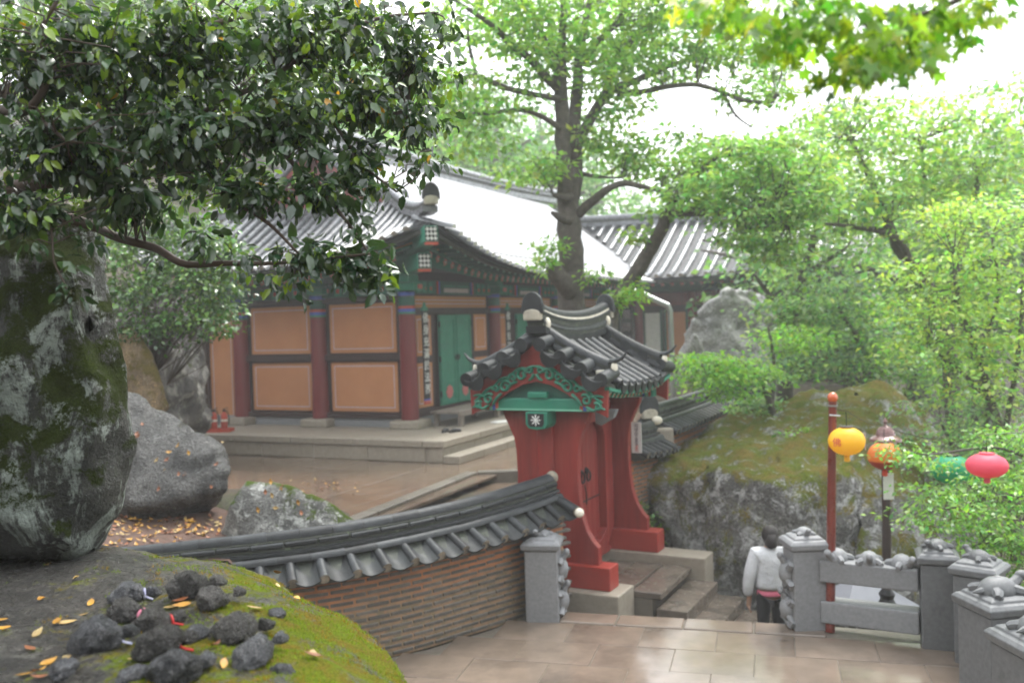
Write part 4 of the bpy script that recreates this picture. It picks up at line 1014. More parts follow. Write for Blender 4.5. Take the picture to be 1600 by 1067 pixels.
# gable boards with scroll painting
def spiral(c, r, a0, turns, sgn, n=18): return [(c[0] + r * (1 - .82 * k / n) * cos(a0 + sgn * turns * 2 * pi * k / n), c[1] + r * (1 - .82 * k / n) * sin(a0 + sgn * turns * 2 * pi * k / n)) for k in range(n + 1)]
for e in (-1, 1):
    yb = e * 1.17
    top = [(x, zg(x, 1.17) - .05) for x in np.linspace(0, .96, 10)]; bot = [(.94, zg(.94, 1.2) - .42), (.86, 2.33), (.70, 2.38), (.55, 2.48), (.40, 2.58), (.2, 2.68), (0, 2.72)]
    half = top + bot
    pl = half + [(-x, z) for x, z in reversed(half) if x > 1e-6]
    b = MB(); b.prism(pl, lambda a, c, t: Vector((a, yb + t, c)), -.025, .025); bb = b.build('gable_board', M['red'], gate)
    gb('gable_fill', M['dgreen'], -.60, .60, yb * .93 - .02, yb * .93 + .02, 2.50, 2.80, 0)
    for s in (1, -1):
        off = lambda L: [(x * .94, z - .16 - .06 * x) for x, z in L]
        strokes = [off(q) for q in (spiral((.88, 2.63), .055, pi * .8, 1.2, -1), spiral((.08, 3.02), .05, -.3, 1.1, 1), spiral((.20, 2.975), .085, pi * .9, 1.25, -1), spiral((.46, 2.845), .085, pi * .85, 1.3, -1), spiral((.72, 2.70), .075, pi * .8, 1.3, -1), spiral((.34, 2.95), .06, -.3, 1.1, 1), spiral((.60, 2.82), .055, -.3, 1.1, 1),
                   [(0, 3.075), (.10, 3.06), (.17, 3.02), (.145, 2.95)], [(.13, 3.05), (.24, 3.06), (.34, 3.0), (.42, 2.93)], [(.38, 2.96), (.50, 2.95), (.60, 2.88), (.66, 2.81)], [(.62, 2.86), (.74, 2.82), (.84, 2.74), (.95, 2.68)],
                   [(.72, 2.62), (.82, 2.58), (.90, 2.62), (.98, 2.60)], [(.28, 2.9), (.38, 2.86), (.44, 2.79)], [(.52, 2.76), (.60, 2.70), (.66, 2.62)], [(.78, 2.74), (.88, 2.76), (.96, 2.75)], [(.02, 2.98), (.05, 2.93), (.1, 2.90)])]
        for st in strokes:
            p3 = [Vector((s * x, yb + e * .034, z)) for x, z in st]
            if len(p3) < 8: p3 = cat_rom(p3, 10)
            m = len(p3); w = [(.024 if 0 < i < m - 1 else .013) * (1.25 - .5 * i / m) for i in range(m)]
            b = MB(); b.tube(p3, [q * 1.38 for q in w], 6, True, .5); sc_ = b.build('scroll', M['lgreen'], bb, smooth=40)
            b = MB(); b.tube([q + Vector((0, e * .010, 0)) for q in p3], w, 6, True, .7); b.build('scroll', M['green'], bb, smooth=40)
# white notice on the far wing board
t = empty('notice_plate', Gw(.56, .94 - .064, 1.55), GROT, 'white notice plate with dark and red letters on the red gate', 'sign')
b = MB(); b.span(-.075, .075, -.008, 0, 0, .44); b.build('plate', M['white'], t)
M['ink'] = pmat('ink', (.06,.06,.10), (.05,.05,.08), 5, .6, 0); M['redink'] = pmat('red_ink', (.6,.08,.07), (.55,.07,.06), 5, .6, 0)
for s, z, m, sz in (('외', .385, 'ink', .065), ('부', .325, 'ink', .065), ('인', .265, 'ink', .065), ('출', .19, 'ink', .062), ('입', .138, 'ink', .062), ('금', .085, 'redink', .062), ('지', .035, 'redink', .062)):
    inst('character', text_mesh(s, sz, M[m], .001), t, Matrix.Translation((0, -.0105, z)) @ Matrix.Rotation(radians(90), 4, 'X'))

# ------------------------------------------------------------------ tile-topped walls
def wall_path(pts, n, side):
    c = cat_rom(pts, n); out = []
    for i, p in enumerate(c):
        t = c[min(i + 1, n - 1)] - c[max(i - 1, 0)]; o = Vector((t.y, -t.x, 0)).normalized() * side; out.append((p, o))
    return out
def arc(path):
    L = [0]
    for i in range(1, len(path)): L.append(L[-1] + (path[i][0] - path[i-1][0]).length)
    return L
def at_arc(path, L, s):
    s = max(0, min(L[-1] - 1e-6, s)); i = int(np.searchsorted(L, s, 'right')) - 1; i = min(i, len(path) - 2)
    t = (s - L[i]) / max(1e-9, L[i+1] - L[i]); a, b = path[i], path[i+1]
    return a[0].lerp(b[0], t), a[1].lerp(b[1], t).normalized(), (b[0] - a[0]).normalized()
def tiled_wall(pts, side, base, label, hw=.19, spacing=.29, pitch=.062, brick_from=0, seg=.33, tr=.054, name='tiled_wall', core_h=.50, bricks=True, ends=True, bl=.25):
    """pts: ridge-top line. Outward (side) is the face towards the terrace."""
    W = tag(empty(name, (pts[0][0], pts[0][1], 0), 0, label, 'wall'), kind='thing'); o0 = Vector((pts[0][0], pts[0][1], 0))
    path = [(p - o0, o) for p, o in wall_path(pts, 60, side)]; L = arc(path)
    b = MB(); vs = []
    for p, o in path:
        for a, z in ((hw - .003, base), (hw - .003, p.z - core_h), (-hw + .02, p.z - core_h), (-hw + .02, base)): vs.append(Vector((p.x + o.x * a, p.y + o.y * a, z)))
    k = 4; n = len(path); fs = [(i*k+j, (i+1)*k+j, (i+1)*k+(j+1) % k, i*k+(j+1) % k) for i in range(n-1) for j in range(k)] + [(0,1,2,3), tuple((n-1)*k+j for j in (3,2,1,0))]
    b.add(vs, fs); b.build('earth_core', M['mortar'], W)
    b = MB(); b.sweep(path, [(-.40, -.50), (-.41, -.47), (-.10, -.27), (.10, -.27), (.41, -.47), (.40, -.50), (.2, -.52), (-.2, -.52)]); b.build('roof_bed', M['bed'], W)
    # brick courses
    if bricks:
        bk = MB(); bk.box((0, 0, 0), (bl - .008, .075, .036)); BK = bk.mesh('brick', M['walltile'], bevel=.006)
        nc = int((pts[0][2] - core_h - base) / pitch)
        for c in range(nc):
            s = brick_from + (bl / 2 if c % 2 else 0)
            while s < L[-1] - .04:
                p, o, t = at_arc(path, L, s + bl / 2)
                q = Vector((p.x + o.x * (hw - .03), p.y + o.y * (hw - .03), base + (p.z - core_h - base) * (c + .6) / nc))
                inst('brick', BK, W, frame(q, -o, (0, 0, 1)) @ Matrix.Translation((random.uniform(-.004, .004), random.uniform(-.006, .006), 0)))
                s += bl
        if ends:   # end face of the wall
            p, o, t = at_arc(path, L, L[-1])
            for c in range(nc):
                for q_ in (-.09, .09):
                    q = Vector((p.x + o.x * q_ + t.x * .0, p.y + o.y * q_ + t.y * .0, base + (p.z - core_h - base) * (c + .6) / nc))
                    inst('brick', BK, W, frame(q, Vector((t.x, t.y, 0)), (0, 0, 1)) @ Matrix.Diagonal((.72, 1, 1, 1)))
    # long courses of ridge tiles
    RT = cover_tile('ridge_tile', .080, seg, [M['tile'], M['tile_end']], 8, taper=.95)
    RL = cover_tile('eave_course_tile', .062, seg, [M['tile'], M['tile']], 8, taper=.95)
    fb = MB(); fb.box((0, seg / 2, 0), (.25, seg - .006, .05)); FB = fb.mesh('ridge_slab', M['tile'], bevel=.012)
    s = 0; k = 0
    while s < L[-1] - .02:
        s2 = min(s + seg, L[-1])
        for me, off, dz, sh in ((RT, 0, -.078, 0), (FB, .0, -.125, .5), (RL, .17, -.285, .25), (RL, -.17, -.285, .25)):
            a, oa, _ = at_arc(path, L, s + sh * seg); c, oc, _ = at_arc(path, L, s2 + sh * seg)
            A = Vector((a.x + oa.x * off, a.y + oa.y * off, a.z + dz + random.uniform(-.004, .004))); B = Vector((c.x + oc.x * off, c.y + oc.y * off, c.z + dz))
            if (B - A).length < .06: continue
            inst(me.name.split('.')[0], me, W, frame(A, B - A, (0, 0, 1)) @ Matrix.Diagonal((1, (B - A).length / seg, 1, 1)))
        s += seg
    b = MB(); b.sweep(path, [(-.10, -.28), (.10, -.28), (.10, -.085), (-.10, -.085)]); b.build('ridge_filling', M['bed'], W)
    b = MB(); b.sweep(path, [(-.155, -.215), (.155, -.215), (.15, -.185), (-.15, -.185)]); b.build('ridge_slab_course', M['tile'], W)
    CT = cover_tile('cover_tile', tr, .36, [M['tile'], M['tile_end']], 7, full=True); PT = pan_tile('pan_tile', spacing * .86, .36, M['pan'], .055, .02)
    s = spacing * .4
    while s < L[-1] - .05:
        for sd in (1, -1):
            p, o, t = at_arc(path, L, s); o = o * sd
            A = Vector((p.x + o.x * .13, p.y + o.y * .13, p.z - .29)); B = Vector((p.x + o.x * .47, p.y + o.y * .47, p.z - .44))
            inst('cover_tile', CT, W, frame(A, B - A, (0, 0, 1)) @ Matrix.Rotation(random.uniform(-.03, .03), 4, 'Z'))
            p, o, t = at_arc(path, L, min(L[-1], s + spacing / 2)); o = o * sd
            A = Vector((p.x + o.x * .13, p.y + o.y * .13, p.z - .345)); B = Vector((p.x + o.x * .47, p.y + o.y * .47, p.z - .505))
            inst('pan_tile', PT, W, frame(A, B - A, (0, 0, 1)))
        s += spacing
    if ends:
        p, o, t = at_arc(path, L, L[-1])
        b = MB(); b.ball(Vector((p.x, p.y, p.z - .06)) + t * .01, (.08, .08, .085), 12, 8); b.build('lime_plug', M['tile_end'], W, smooth=True)
        for sd in (1,):
            o_ = o * sd; A = Vector((p.x + o_.x * .13, p.y + o_.y * .13, p.z - .27)) - t * .06; B = Vector((p.x + o_.x * .50, p.y + o_.y * .50, p.z - .40)) - t * .03
            inst('corner_tile', CT, W, frame(A, B - A, (0, 0, 1)) @ Matrix.Diagonal((1.15, 1.05, 1.15, 1)))
            b = MB(); b.ball(B + (B - A).normalized() * .03, .058, 10, 8); b.build('lime_plug', M['lime'], W, smooth=True)
    return W, path, L
ridge_pts = [(-4.15, 8.95, 1.40), (-2.6, 9.4, 1.42), (-1.9, 9.66, 1.435), (-1.25, 10.05, 1.455), (-.7, 10.5, 1.47), (-.1, 11.0, 1.52), (.43, 11.42, 1.60)]
W1, path1, L1 = tiled_wall(ridge_pts, 1, -.02, 'curved low wall of thin bricks under dark roof tiles, left of the red gate', brick_from=1.6)
b = MB(); b.sweep([(p, o) for p, o in path1[20:]], [(.0, -1.6), (.26, -1.6), (.26, -1.43), (.0, -1.43)]); 
far1 = [(1.55, 13.95, 1.86), (1.95, 14.6, 1.80), (2.22, 15.1, 1.80)]
tiled_wall(far1, 1, .1, 'short tiled wall section directly behind the red gate', spacing=.22, bricks=True, ends=False)
far2 = [(2.22, 15.3, 2.02), (3.4, 17.6, 2.02), (4.95, 20.4, 2.10), (5.6, 21.8, 2.15)]
W3, p3_, L3 = tiled_wall(far2, 1, .2, 'far tiled wall running up behind the huge mossy boulder', spacing=.22, pitch=.10, bl=.33, ends=False)
mangwa(W3, Vector((0, -.06, 1.94)), (.3, -1, 0), .17)
b = MB(); b.ball(Vector((.12, -.10, 1.78)), (.09, .05, .07), 12, 8); b.build('lime_plug', M['lime'], W3, smooth=True)
b = MB(); b.box((.16, -.05, 1.52), (.42, .35, .28)); b.build('end_block', M['tan'], W3, bevel=.04)
# ------------------------------------------------------------------ stone balustrade with turtles
def turtle_mesh(mat, s=1.0):
    b = MB()
    pr = [(.165, -.005), (.172, .02), (.16, .05), (.135, .085), (.09, .115), (.04, .128), (.008, .13)]
    vs = []; seg = 18
    b.lathe([(r, z) for r, z in pr], seg)
    b.v = [(x, y * .80, z) for x, y, z in b.v]
    b.tube([(.12, 0, .045), (.18, 0, .065), (.22, 0, .10)], [.05, .045, .04], 8)
    b.ball((.245, 0, .115), (.058, .046, .042), 10, 7)
    for sx, sy in ((.11, .12), (.11, -.12), (-.11, .12), (-.11, -.12)):
        b.tube([(sx * .8, sy * .7, .03), (sx * 1.15, sy * 1.15, .022), (sx * 1.35, sy * 1.3, .012)], [.05, .04, .028], 7)
    b.tube([(-.15, 0, .03), (-.21, 0, .03), (-.24, .02, .02)], [.03, .018, .006], 6)
    for k in range(6):   # raised shell plates
        a = 2 * pi * k / 6; b.ball((.085 * cos(a), .068 * sin(a), .082), (.042, .036, .022), 7, 5)
    b.ball((0, 0, .115), (.046, .04, .024), 7, 5)
    b.v = [(x * s, y * s, z * s) for x, y, z in b.v]
    return b.mesh('turtle_carving', mat, smooth=45)
TUR = turtle_mesh(M['stone']); TURD = turtle_mesh(M['stone_dark'])
def stone_post(p, rz, h, w, label, mat='stone', face=None, ts=.62, tr=0.0):
    t = empty('stone_post', p, rz, label, 'stone post', 'posts of the stone balustrade')
    b = MB(); b.span(-w / 2, w / 2, -w / 2, w / 2, -.15, h - .10); b.build('shaft', M[mat], t, bevel=.012)
    b = MB(); c = w / 2 + .03
    def ring(a, z): return [(-a, -a, z), (a, -a, z), (a, a, z), (-a, a, z)]
    lv = [(w / 2 - .01, h - .102), (c, h - .085), (c + .008, h - .03), (c - .02, h), (c - .05, h + .012), (c - .055, h + .03), (c - .10, h + .05)]
    vs = [v for a, z in lv for v in ring(a, z)]; fs = [(3, 2, 1, 0), tuple(len(vs) - 4 + i for i in range(4))]
    for i in range(len(lv) - 1):
        for j in range(4): k = (j + 1) % 4; fs.append((i*4+j, i*4+k, i*4+4+k, i*4+4+j))
    b.add(vs, fs); b.build('cap', M[mat], t, bevel=.006)
    me = TUR if mat == 'stone' else TURD
    inst('turtle_carving', me, t, Matrix.Translation((0, 0, h + .045)) @ Matrix.Rotation(tr, 4, 'Z') @ Matrix.Diagonal((ts, ts, ts, 1)))
    if face is not None:   # turtles climbing one side of the shaft
        for z in (.22, .62):
            Mf = Matrix.Rotation(face, 4, 'Z') @ Matrix.Translation((w / 2, 0, z * h)) @ Matrix.Rotation(radians(90), 4, 'Y') @ Matrix.Rotation(pi, 4, 'Z')
            inst('climbing_turtle', me, t, Mf @ Matrix.Diagonal((.80, .80, .80, 1)))
        b = MB()
        for z in (.08, .3, .5, .72): b.tube([Matrix.Rotation(face, 3, 'Z') @ Vector((w / 2 + .01 + .02 * sin(k * 1.1 + z * 9), -.15 + .3 * k / 8, z * h + .04 * sin(k * 1.7))) for k in range(9)], .035, 6)
        b.build('carved_cloud', M[mat], t, smooth=40)
    return t
pE = Z(851, 966, .0); stone_post((pE.x, pE.y, 0.02), -.16, .92, .385, 'grey stone post with climbing turtles, at the end of the curved wall', face=0, tr=-2.0, ts=.6)
pA = Z(1264, 986, .0); stone_post((pA.x, pA.y + .1, 0.02), .04, .98, .36, 'grey stone post behind the walker, beside the red pole', face=pi, tr=-pi / 2, ts=.62)
pB = Vector((4.31, 9.50, 0.02)); pB2 = Vector((4.50, 9.02, 0.02)); pC = Vector((4.12, 7.95, 0.02)); pD = Vector((3.92, 7.0, .02))
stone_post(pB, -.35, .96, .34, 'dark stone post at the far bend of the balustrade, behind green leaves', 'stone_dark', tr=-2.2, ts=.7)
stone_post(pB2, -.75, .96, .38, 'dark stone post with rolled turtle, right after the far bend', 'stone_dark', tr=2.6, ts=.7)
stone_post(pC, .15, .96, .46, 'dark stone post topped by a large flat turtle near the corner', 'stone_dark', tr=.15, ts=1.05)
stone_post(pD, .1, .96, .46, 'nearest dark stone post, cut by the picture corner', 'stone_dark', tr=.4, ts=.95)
def rail(a, b_, label, mat, nt, w0, w1):
    a = Vector(a); b_ = Vector(b_); d = (b_ - a).normalized(); a = a + d * (w0 / 2 + .004); b_ = b_ - d * (w1 / 2 + .004); L = (b_ - a).length
    t = empty('stone_rail', a, atan2(d.y, d.x), label, 'stone rail', 'rails of the stone balustrade')
    b = MB(); b.span(0, L, -.13, .13, .55, .78); b.build('top_rail', M[mat], t, bevel=.02)
    b = MB(); b.span(0, L, -.12, .12, .10, .34); b.build('lower_rail', M[mat], t, bevel=.02)
    for i in range(nt): inst('turtle_carving', TUR if mat == 'stone' else TURD, t, Matrix.Translation((L * (i + .5) / nt, 0, .778)) @ Matrix.Rotation(-1.9 + .5 * i, 4, 'Z') @ Matrix.Diagonal((.8, .8, .95, 1)))
pA_ = Vector((pA.x, pA.y + .1, .02))
rail(pA_, pB, 'grey stone rail with three small turtles between the red pole and the leaves', 'stone', 3, .36, .34)
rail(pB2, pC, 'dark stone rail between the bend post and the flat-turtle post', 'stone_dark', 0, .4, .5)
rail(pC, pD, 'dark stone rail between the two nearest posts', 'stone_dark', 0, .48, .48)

# ------------------------------------------------------------------ red pole, lamp and lanterns
pp = Z(1297, 986, 0.02); pt_ = P(1301, 622, pp.y)
t = empty('red_pole', (pp.x, pp.y, .02), 0, 'thin red-brown pole with an orange ball top, beside the stone rail', 'pole')
H = pt_.z - .05; dx = (pt_.x - pp.x)
b = MB(); b.tube([(0, 0, 0), (dx * .5, 0, H * .5), (dx, 0, H)], [.052, .047, .042], 14); b.build('shaft', M['polered'], t, smooth=40)
M['ballo'] = pmat('orange_gloss', (.55,.10,.02), (.5,.09,.02), 4, .25, 0, coat=.6)
b = MB(); b.ball((dx, 0, H + .035), (.055, .055, .06), 14, 10); b.build('ball_top', M['ballo'], t, smooth=True)
b = MB(); b.lathe([(.05, 0), (.052, .02)], 12, (dx, 0, H - .06)); b.tube([(dx - .05, -.03, H - .15), (dx + .06, -.05, H - .16)], .012, 5); b.build('wire_tie', M['metal'], t)
b = MB(); b.lathe([(.06, 0), (.06, .03)], 12, (dx * .28, 0, H * .30)); b.build('clamp', M['iron'], t)
def lanternmat(name, c):
    t = NT(name); co = t.coords(rand=False); t.b.inputs['Base Color'].default_value = (*c, 1); t.b.inputs['Roughness'].default_value = .5
    tr = t.n('ShaderNodeBsdfTranslucent'); tr.inputs[0].default_value = (*[min(1, x * 1.2) for x in c], 1); m = t.n('ShaderNodeMixShader'); m.inputs[0].default_value = .45
    t.l(t.b.outputs[0], m.inputs[1]); t.l(tr.outputs[0], m.inputs[2]); t.l(m.outputs[0], t.out.inputs[0])
    return t.m
LM = {k: lanternmat('lantern_' + k, c) for k, c in dict(yellow=(.85,.56,.03), orange=(.85,.27,.05), deep=(.75,.08,.015), pink=(.75,.13,.20), green=(.03,.40,.20), gold=(.85,.48,.05)).items()}
def lantern(p, r, body, label, low=None, mark=None, tassel=None, squash=.80):
    t = empty('paper_lantern', p, .3, label, 'lantern', 'paper lanterns on the wire')
    n = 13; pr = []
    for i in range(n + 1):
        a = -pi / 2 + pi * (i / n) * .94 + .09; rib = 1 + (.012 if i % 2 else 0); pr.append((r * cos(a) * rib, r * squash * sin(a)))
    b = MB(); b.lathe(pr if low is None else pr[5:], 22); b.build('paper_shade', LM[body], t, smooth=60)
    if low: b = MB(); b.lathe(pr[:6], 22); b.build('lower_shade', LM[low], t, smooth=60)
    b = MB(); b.lathe([(r * .34, r * squash * .96), (r * .36, r * squash * 1.04), (r * .30, r * squash * 1.06)], 16); b.build('top_ring', M['darkmetal'] if body != 'pink' else LM['pink'], t)
    b = MB(); b.lathe([(r * .10, -r * squash * 1.45), (r * .17, -r * squash * 1.40), (r * .15, -r * squash * .97)], 12); b.build('tassel', LM[tassel or body], t)
    b = MB(); b.tube([(0, 0, r * squash), (0, 0, r * squash + .16)], .004, 5); b.build('hanger', M['iron'], t)
    if mark:
        for an in mark:
            M4 = Matrix.Rotation(an, 4, 'Z') @ Matrix.Translation((r * 1.015, 0, 0)) @ Matrix.Rotation(radians(90), 4, 'Z') @ Matrix.Rotation(radians(90), 4, 'X')
            inst('character', text_mesh('佛', r * .55, M['redink'], .001), t, M4)
        b = MB(); an = -.62; b.prism([(-.012, -.09), (.012, -.09), (.014, .09), (-.014, .09)], lambda a, c, q: Matrix.Rotation(an, 3, 'Z') @ Vector((r * (.985 - .9 * c * c / r) + q, a, c)), .0, .01); b.build('printed_stripe', M['border'], t)
    return t
py_ = P(1323, 689, pp.y - .28); lantern(py_, .187, 'yellow', 'yellow paper lantern hanging by the red pole', mark=(-2.75,))
po = P(1382, 712, 11.35); lantern(po, .20, 'orange', 'orange and yellow paper lantern hanging at the lamp post', low='deep', tassel='deep', squash=.86)
pg = P(1487, 733, 11.8); lantern(pg, .26, 'green', 'green paper lantern half hidden by the maple leaves', squash=.7)
pk = P(1542, 727, 9.6); lantern(pk, .205, 'pink', 'pink paper lantern above the maple leaves', squash=.62)
b = MB(); a = Vector((pp.x + dx, pp.y, H - .05)); q0 = py_ + Vector((0, 0, .32)); q1 = po + Vector((0, 0, .36)); q2 = pg + Vector((0, 0, .36)); q3 = pk + Vector((0, 0, .32)); q4 = Vector((8.6, 8.6, 2.6))
def sagline(a, c, s=.03): return [a.lerp(c, i / 6) - Vector((0, 0, s * 4 * (i / 6) * (1 - i / 6))) for i in range(6)]
b.tube(sagline(a, q0, .01) + sagline(q0, q1) + sagline(q1, q2) + sagline(q2, q3) + sagline(q3, q4, .05) + [q4], .004, 4); tag(b.build('lantern_wire', M['iron']), 'thin dark wire carrying the paper lanterns', 'wire')
# lamp post
pl_ = P(1387, 985, 11.6); tp = P(1383, 655, 11.6)
t = empty('lamp_post', (pl_.x, pl_.y, pl_.z - .25), 0, 'dark lamp post with a hat-shaped brown top behind the stone rail', 'lamp post')
h = tp.z - (pl_.z - .25); k = (tp.x - pl_.x) / h
b = MB(); b.lathe([(.26, 0), (.27, .1), (.22, .18), (.14, .24), (.12, .32), (.20, .40), (.21, .50), (.12, .58), (.08, .66), (.10, .72), (.06, .78)], 16, (0, 0, 0)); b.build('base', M['iron'], t, smooth=40)
b = MB(); b.tube([(0, 0, .7), (k * h * .5, 0, h * .5), (k * (h - .5), 0, h - .5)], [.058, .055, .05], 12); b.build('pole', M['darkmetal'], t, smooth=40)
b = MB(); b.lathe([(.10, h - .52), (.12, h - .46), (.13, h - .3), (.12, h - .26)], 14, (k * h, 0, 0)); b.build('lamp_glass', M['white'], t, smooth=40)
M['hat'] = pmat('maroon_metal', (.16,.075,.07), (.12,.055,.05), 6, .3, .1, metal=.2, coat=.3)
b = MB(); b.lathe([(.20, h - .27), (.19, h - .24), (.12, h - .20), (.105, h - .14), (.07, h - .10), (.02, h - .075), (.015, h - .05), (.03, h - .03), (.02, h - .01), (.004, h + .02)], 18, (k * h, 0, 0)); b.build('hat', M['hat'], t, smooth=40)
tagp = P(1385, 758, 11.6); b = MB(); b.span(-.065, .065, -.07, -.062, -.165, .165); tag(b.build('paper_tag', M['white'], loc=(tagp.x, tagp.y, tagp.z)), 'white paper strip fixed to the dark lamp post', 'paper')
# pale canopy below the balustrade
cpos = P(1347, 925, 12.2); t = empty('canopy', (cpos.x, cpos.y, cpos.z - 1.15), .25, 'pale grey sloping canopy seen between the stone rails', 'canopy')
M['canvas'] = pmat('grey_canvas', (.24,.245,.28), (.19,.195,.225), 3, .6, .1)
b = MB(); b.add([(-.6,-.5,1.0),(.6,-.5,1.0),(.6,.5,1.0),(-.6,.5,1.0),(-.12,0,1.34),(.12,0,1.34)], [(0,1,5,4),(1,2,5),(2,3,4,5),(3,0,4),(3,2,1,0)]); b.build('roof_cloth', M['canvas'], t)
for sx in (-.55, .55):
    for sy in (-.45, .45): b = MB(); b.tube([(sx, sy, 0), (sx, sy, 1.0)], .02, 6); b.build('leg', M['metal'], t)

# ------------------------------------------------------------------ person on the stair
def skin_obj(name, verts, edges, radii, mat, parent, sub=2):
    me = bpy.data.meshes.new(name); me.from_pydata(verts, edges, []); o = bpy.data.objects.new(name, me); link(o, parent)
    md = o.modifiers.new('skin', 'SKIN')
    if not me.skin_vertices: me.attributes.new('skin', 'FLOAT', 'POINT') if False else None
    sv = me.skin_vertices[0].data if me.skin_vertices else None
    if sv is None:
        bm = bmesh.new(); bm.from_mesh(me); lay = bm.verts.layers.skin.verify(); bm.verts.ensure_lookup_table(); bm.to_mesh(me); bm.free(); sv = me.skin_vertices[0].data
    for i, r in enumerate(radii): sv[i].radius = r if hasattr(r, '__len__') else (r, r)
    for s in sv: s.use_root = False
    sv[0].use_root = True
    md.use_smooth_shade = True; ss = o.modifiers.new('sub', 'SUBSURF'); ss.levels = sub; ss.render_levels = sub
    me.materials.append(mat); return o
pz = -.80; px_ = P(1204, 900, 11.2)
person = tag(empty('person', (px_.x, px_.y, pz), 0), 'person in a pale grey jacket and black trousers seen from behind on the stair', 'person')
M['skin'] = pmat('skin', (.45,.27,.19), (.40,.23,.16), 8, .5, .05); M['jacket'] = pmat('pale_grey_cloth', (.60,.61,.63), (.50,.51,.54), 7, .85, 1.0, 11, bdist=.03)
M['trouser'] = pmat('black_cloth', (.014,.014,.016), (.01,.01,.012), 9, .9, .3); M['hair'] = pmat('dark_hair', (.016,.011,.010), (.009,.007,.006), 20, .7, .6, 60, dist=2)
M['pinkcloth'] = pmat('pink_cloth', (.65,.16,.24), (.6,.14,.2), 9, .85, .2)
# facing away (+Y); right side is +X
bv = [(0,0,.92),(0,0,1.06),(0,-.01,1.22),(0,-.01,1.36),(0,0,1.44),(0,.01,1.50),(0,.015,1.58),
      (-.19,0,1.36),(-.25,-.02,1.10),(-.26,.03,.84),(-.255,.05,.76),
      (.19,0,1.36),(.29,-.05,1.12),(.20,.16,1.02),(.12,.20,1.04),
      (-.09,0,.86),(-.10,.02,.48),(-.10,-.01,.09),(-.10,.13,.03),(.09,0,.86),(.10,.05,.48),(.10,.02,.09),(.10,.16,.03)]
be = [(0,1),(1,2),(2,3),(3,4),(4,5),(5,6),(3,7),(7,8),(8,9),(9,10),(3,11),(11,12),(12,13),(13,14),(0,15),(15,16),(16,17),(17,18),(0,19),(19,20),(20,21),(21,22)]
br = [(.15,.10),(.13,.09),(.15,.10),(.15,.09),(.06,.06),(.05,.055),(.06,.06),.045,.038,.032,.03,.045,.038,.032,.03,.075,.052,.042,.035,.085,.058,.042,.035]
skin_obj('body', bv, be, br, M['skin'], person)
b = MB(); b.ball((0, .02, 1.60), (.075, .095, .115), 14, 10); b.ball((0, .115, 1.585), (.012, .02, .02), 6, 5); b.ball((-.076, .01, 1.59), (.012, .02, .03), 6, 5); b.ball((.076, .01, 1.59), (.012, .02, .03), 6, 5); b.build('head', M['skin'], person, smooth=True)
b = MB(); b.ball((0, -.012, 1.605), (.098, .108, .118), 16, 12); b.tube([(0,-.045,1.62),(0,-.055,1.55),(0,-.05,1.485),(0,-.045,1.465)], [.085,.098,.096,.055], 14, True, .75); hair = b.build('hair', M['hair'], person, smooth=True)
jv = [(0,0,.93),(0,0,1.02),(0,-.01,1.15),(0,-.015,1.28),(0,-.01,1.38),(0,.0,1.43),(-.17,0,1.375),(-.24,-.02,1.18),(-.275,-.01,1.02),(-.275,.03,.86),(.17,0,1.375),(.26,-.03,1.2),(.31,-.04,1.10),(.24,.10,1.03),(.16,.18,1.02)]
je = [(0,1),(1,2),(2,3),(3,4),(4,5),(4,6),(6,7),(7,8),(8,9),(4,10),(10,11),(11,12),(12,13),(13,14)]
jr = [(.215,.16),(.21,.155),(.205,.145),(.205,.14),(.18,.13),(.10,.10),.10,.085,.075,.062,.10,.085,.075,.064,.052]
skin_obj('jacket', jv, je, jr, M['jacket'], person)
b = MB(); b.lathe([(.165, .875), (.172, .89), (.17, .92), (.15, .935)], 18); b.v = [(x, y * .72, z) for x, y, z in b.v]; b.build('shirt_hem', M['pinkcloth'], person, smooth=True)
tv = [(0,0,.93),(-.09,0,.84),(-.10,.015,.48),(-.10,-.01,.10),(.09,0,.84),(.10,.045,.48),(.10,.02,.10)]
skin_obj('trousers', tv, [(0,1),(1,2),(2,3),(0,4),(4,5),(5,6)], [(.14,.11),.098,.073,.058,.098,.073,.058], M['trouser'], person)
def hand(base, d, side):
    d = Vector(d).normalized(); s = d.orthogonal().normalized() if abs(d.z) < .9 else Vector((0, 1, 0)); n = d.cross(s); base = Vector(base)
    v = [base, base + d * .05, base + d * .085]; e = [(0, 1), (1, 2)]; r = [(.024,.02), (.032,.018), (.03,.016)]
    for k, (o, L) in enumerate(((-.026, .065), (-.009, .075), (.009, .07), (.026, .055))):
        i = len(v); p = base + d * .09 + s * o; v += [p, p + d * L * .5 + n * .008 * side, p + d * L * .9 + n * .025 * side]; e += [(2, i), (i, i + 1), (i + 1, i + 2)]; r += [.0095, .009, .0075]
    i = len(v); p = base + d * .045 + s * .034; v += [p, p + d * .03 + s * .02, p + d * .055 + s * .022]; e += [(1, i), (i, i + 1), (i + 1, i + 2)]; r += [.012, .010, .008]
    return skin_obj('hand', [tuple(q) for q in v], e, r, M['skin'], person, 1)
hand((-.262, .045, .80), (.02, .08, -1), 1); hand((.14, .19, 1.03), (-1, .2, .1), 1)
for sx, dy in ((-.10, 0), (.10, .03)):
    b = MB(); b.tube([(sx, dy - .07, .05), (sx, dy + .02, .055), (sx, dy + .12, .045), (sx, dy + .18, .035)], [.045, .052, .045, .02], 10, True, .8); b.build('shoe', M['white'], person, smooth=True)

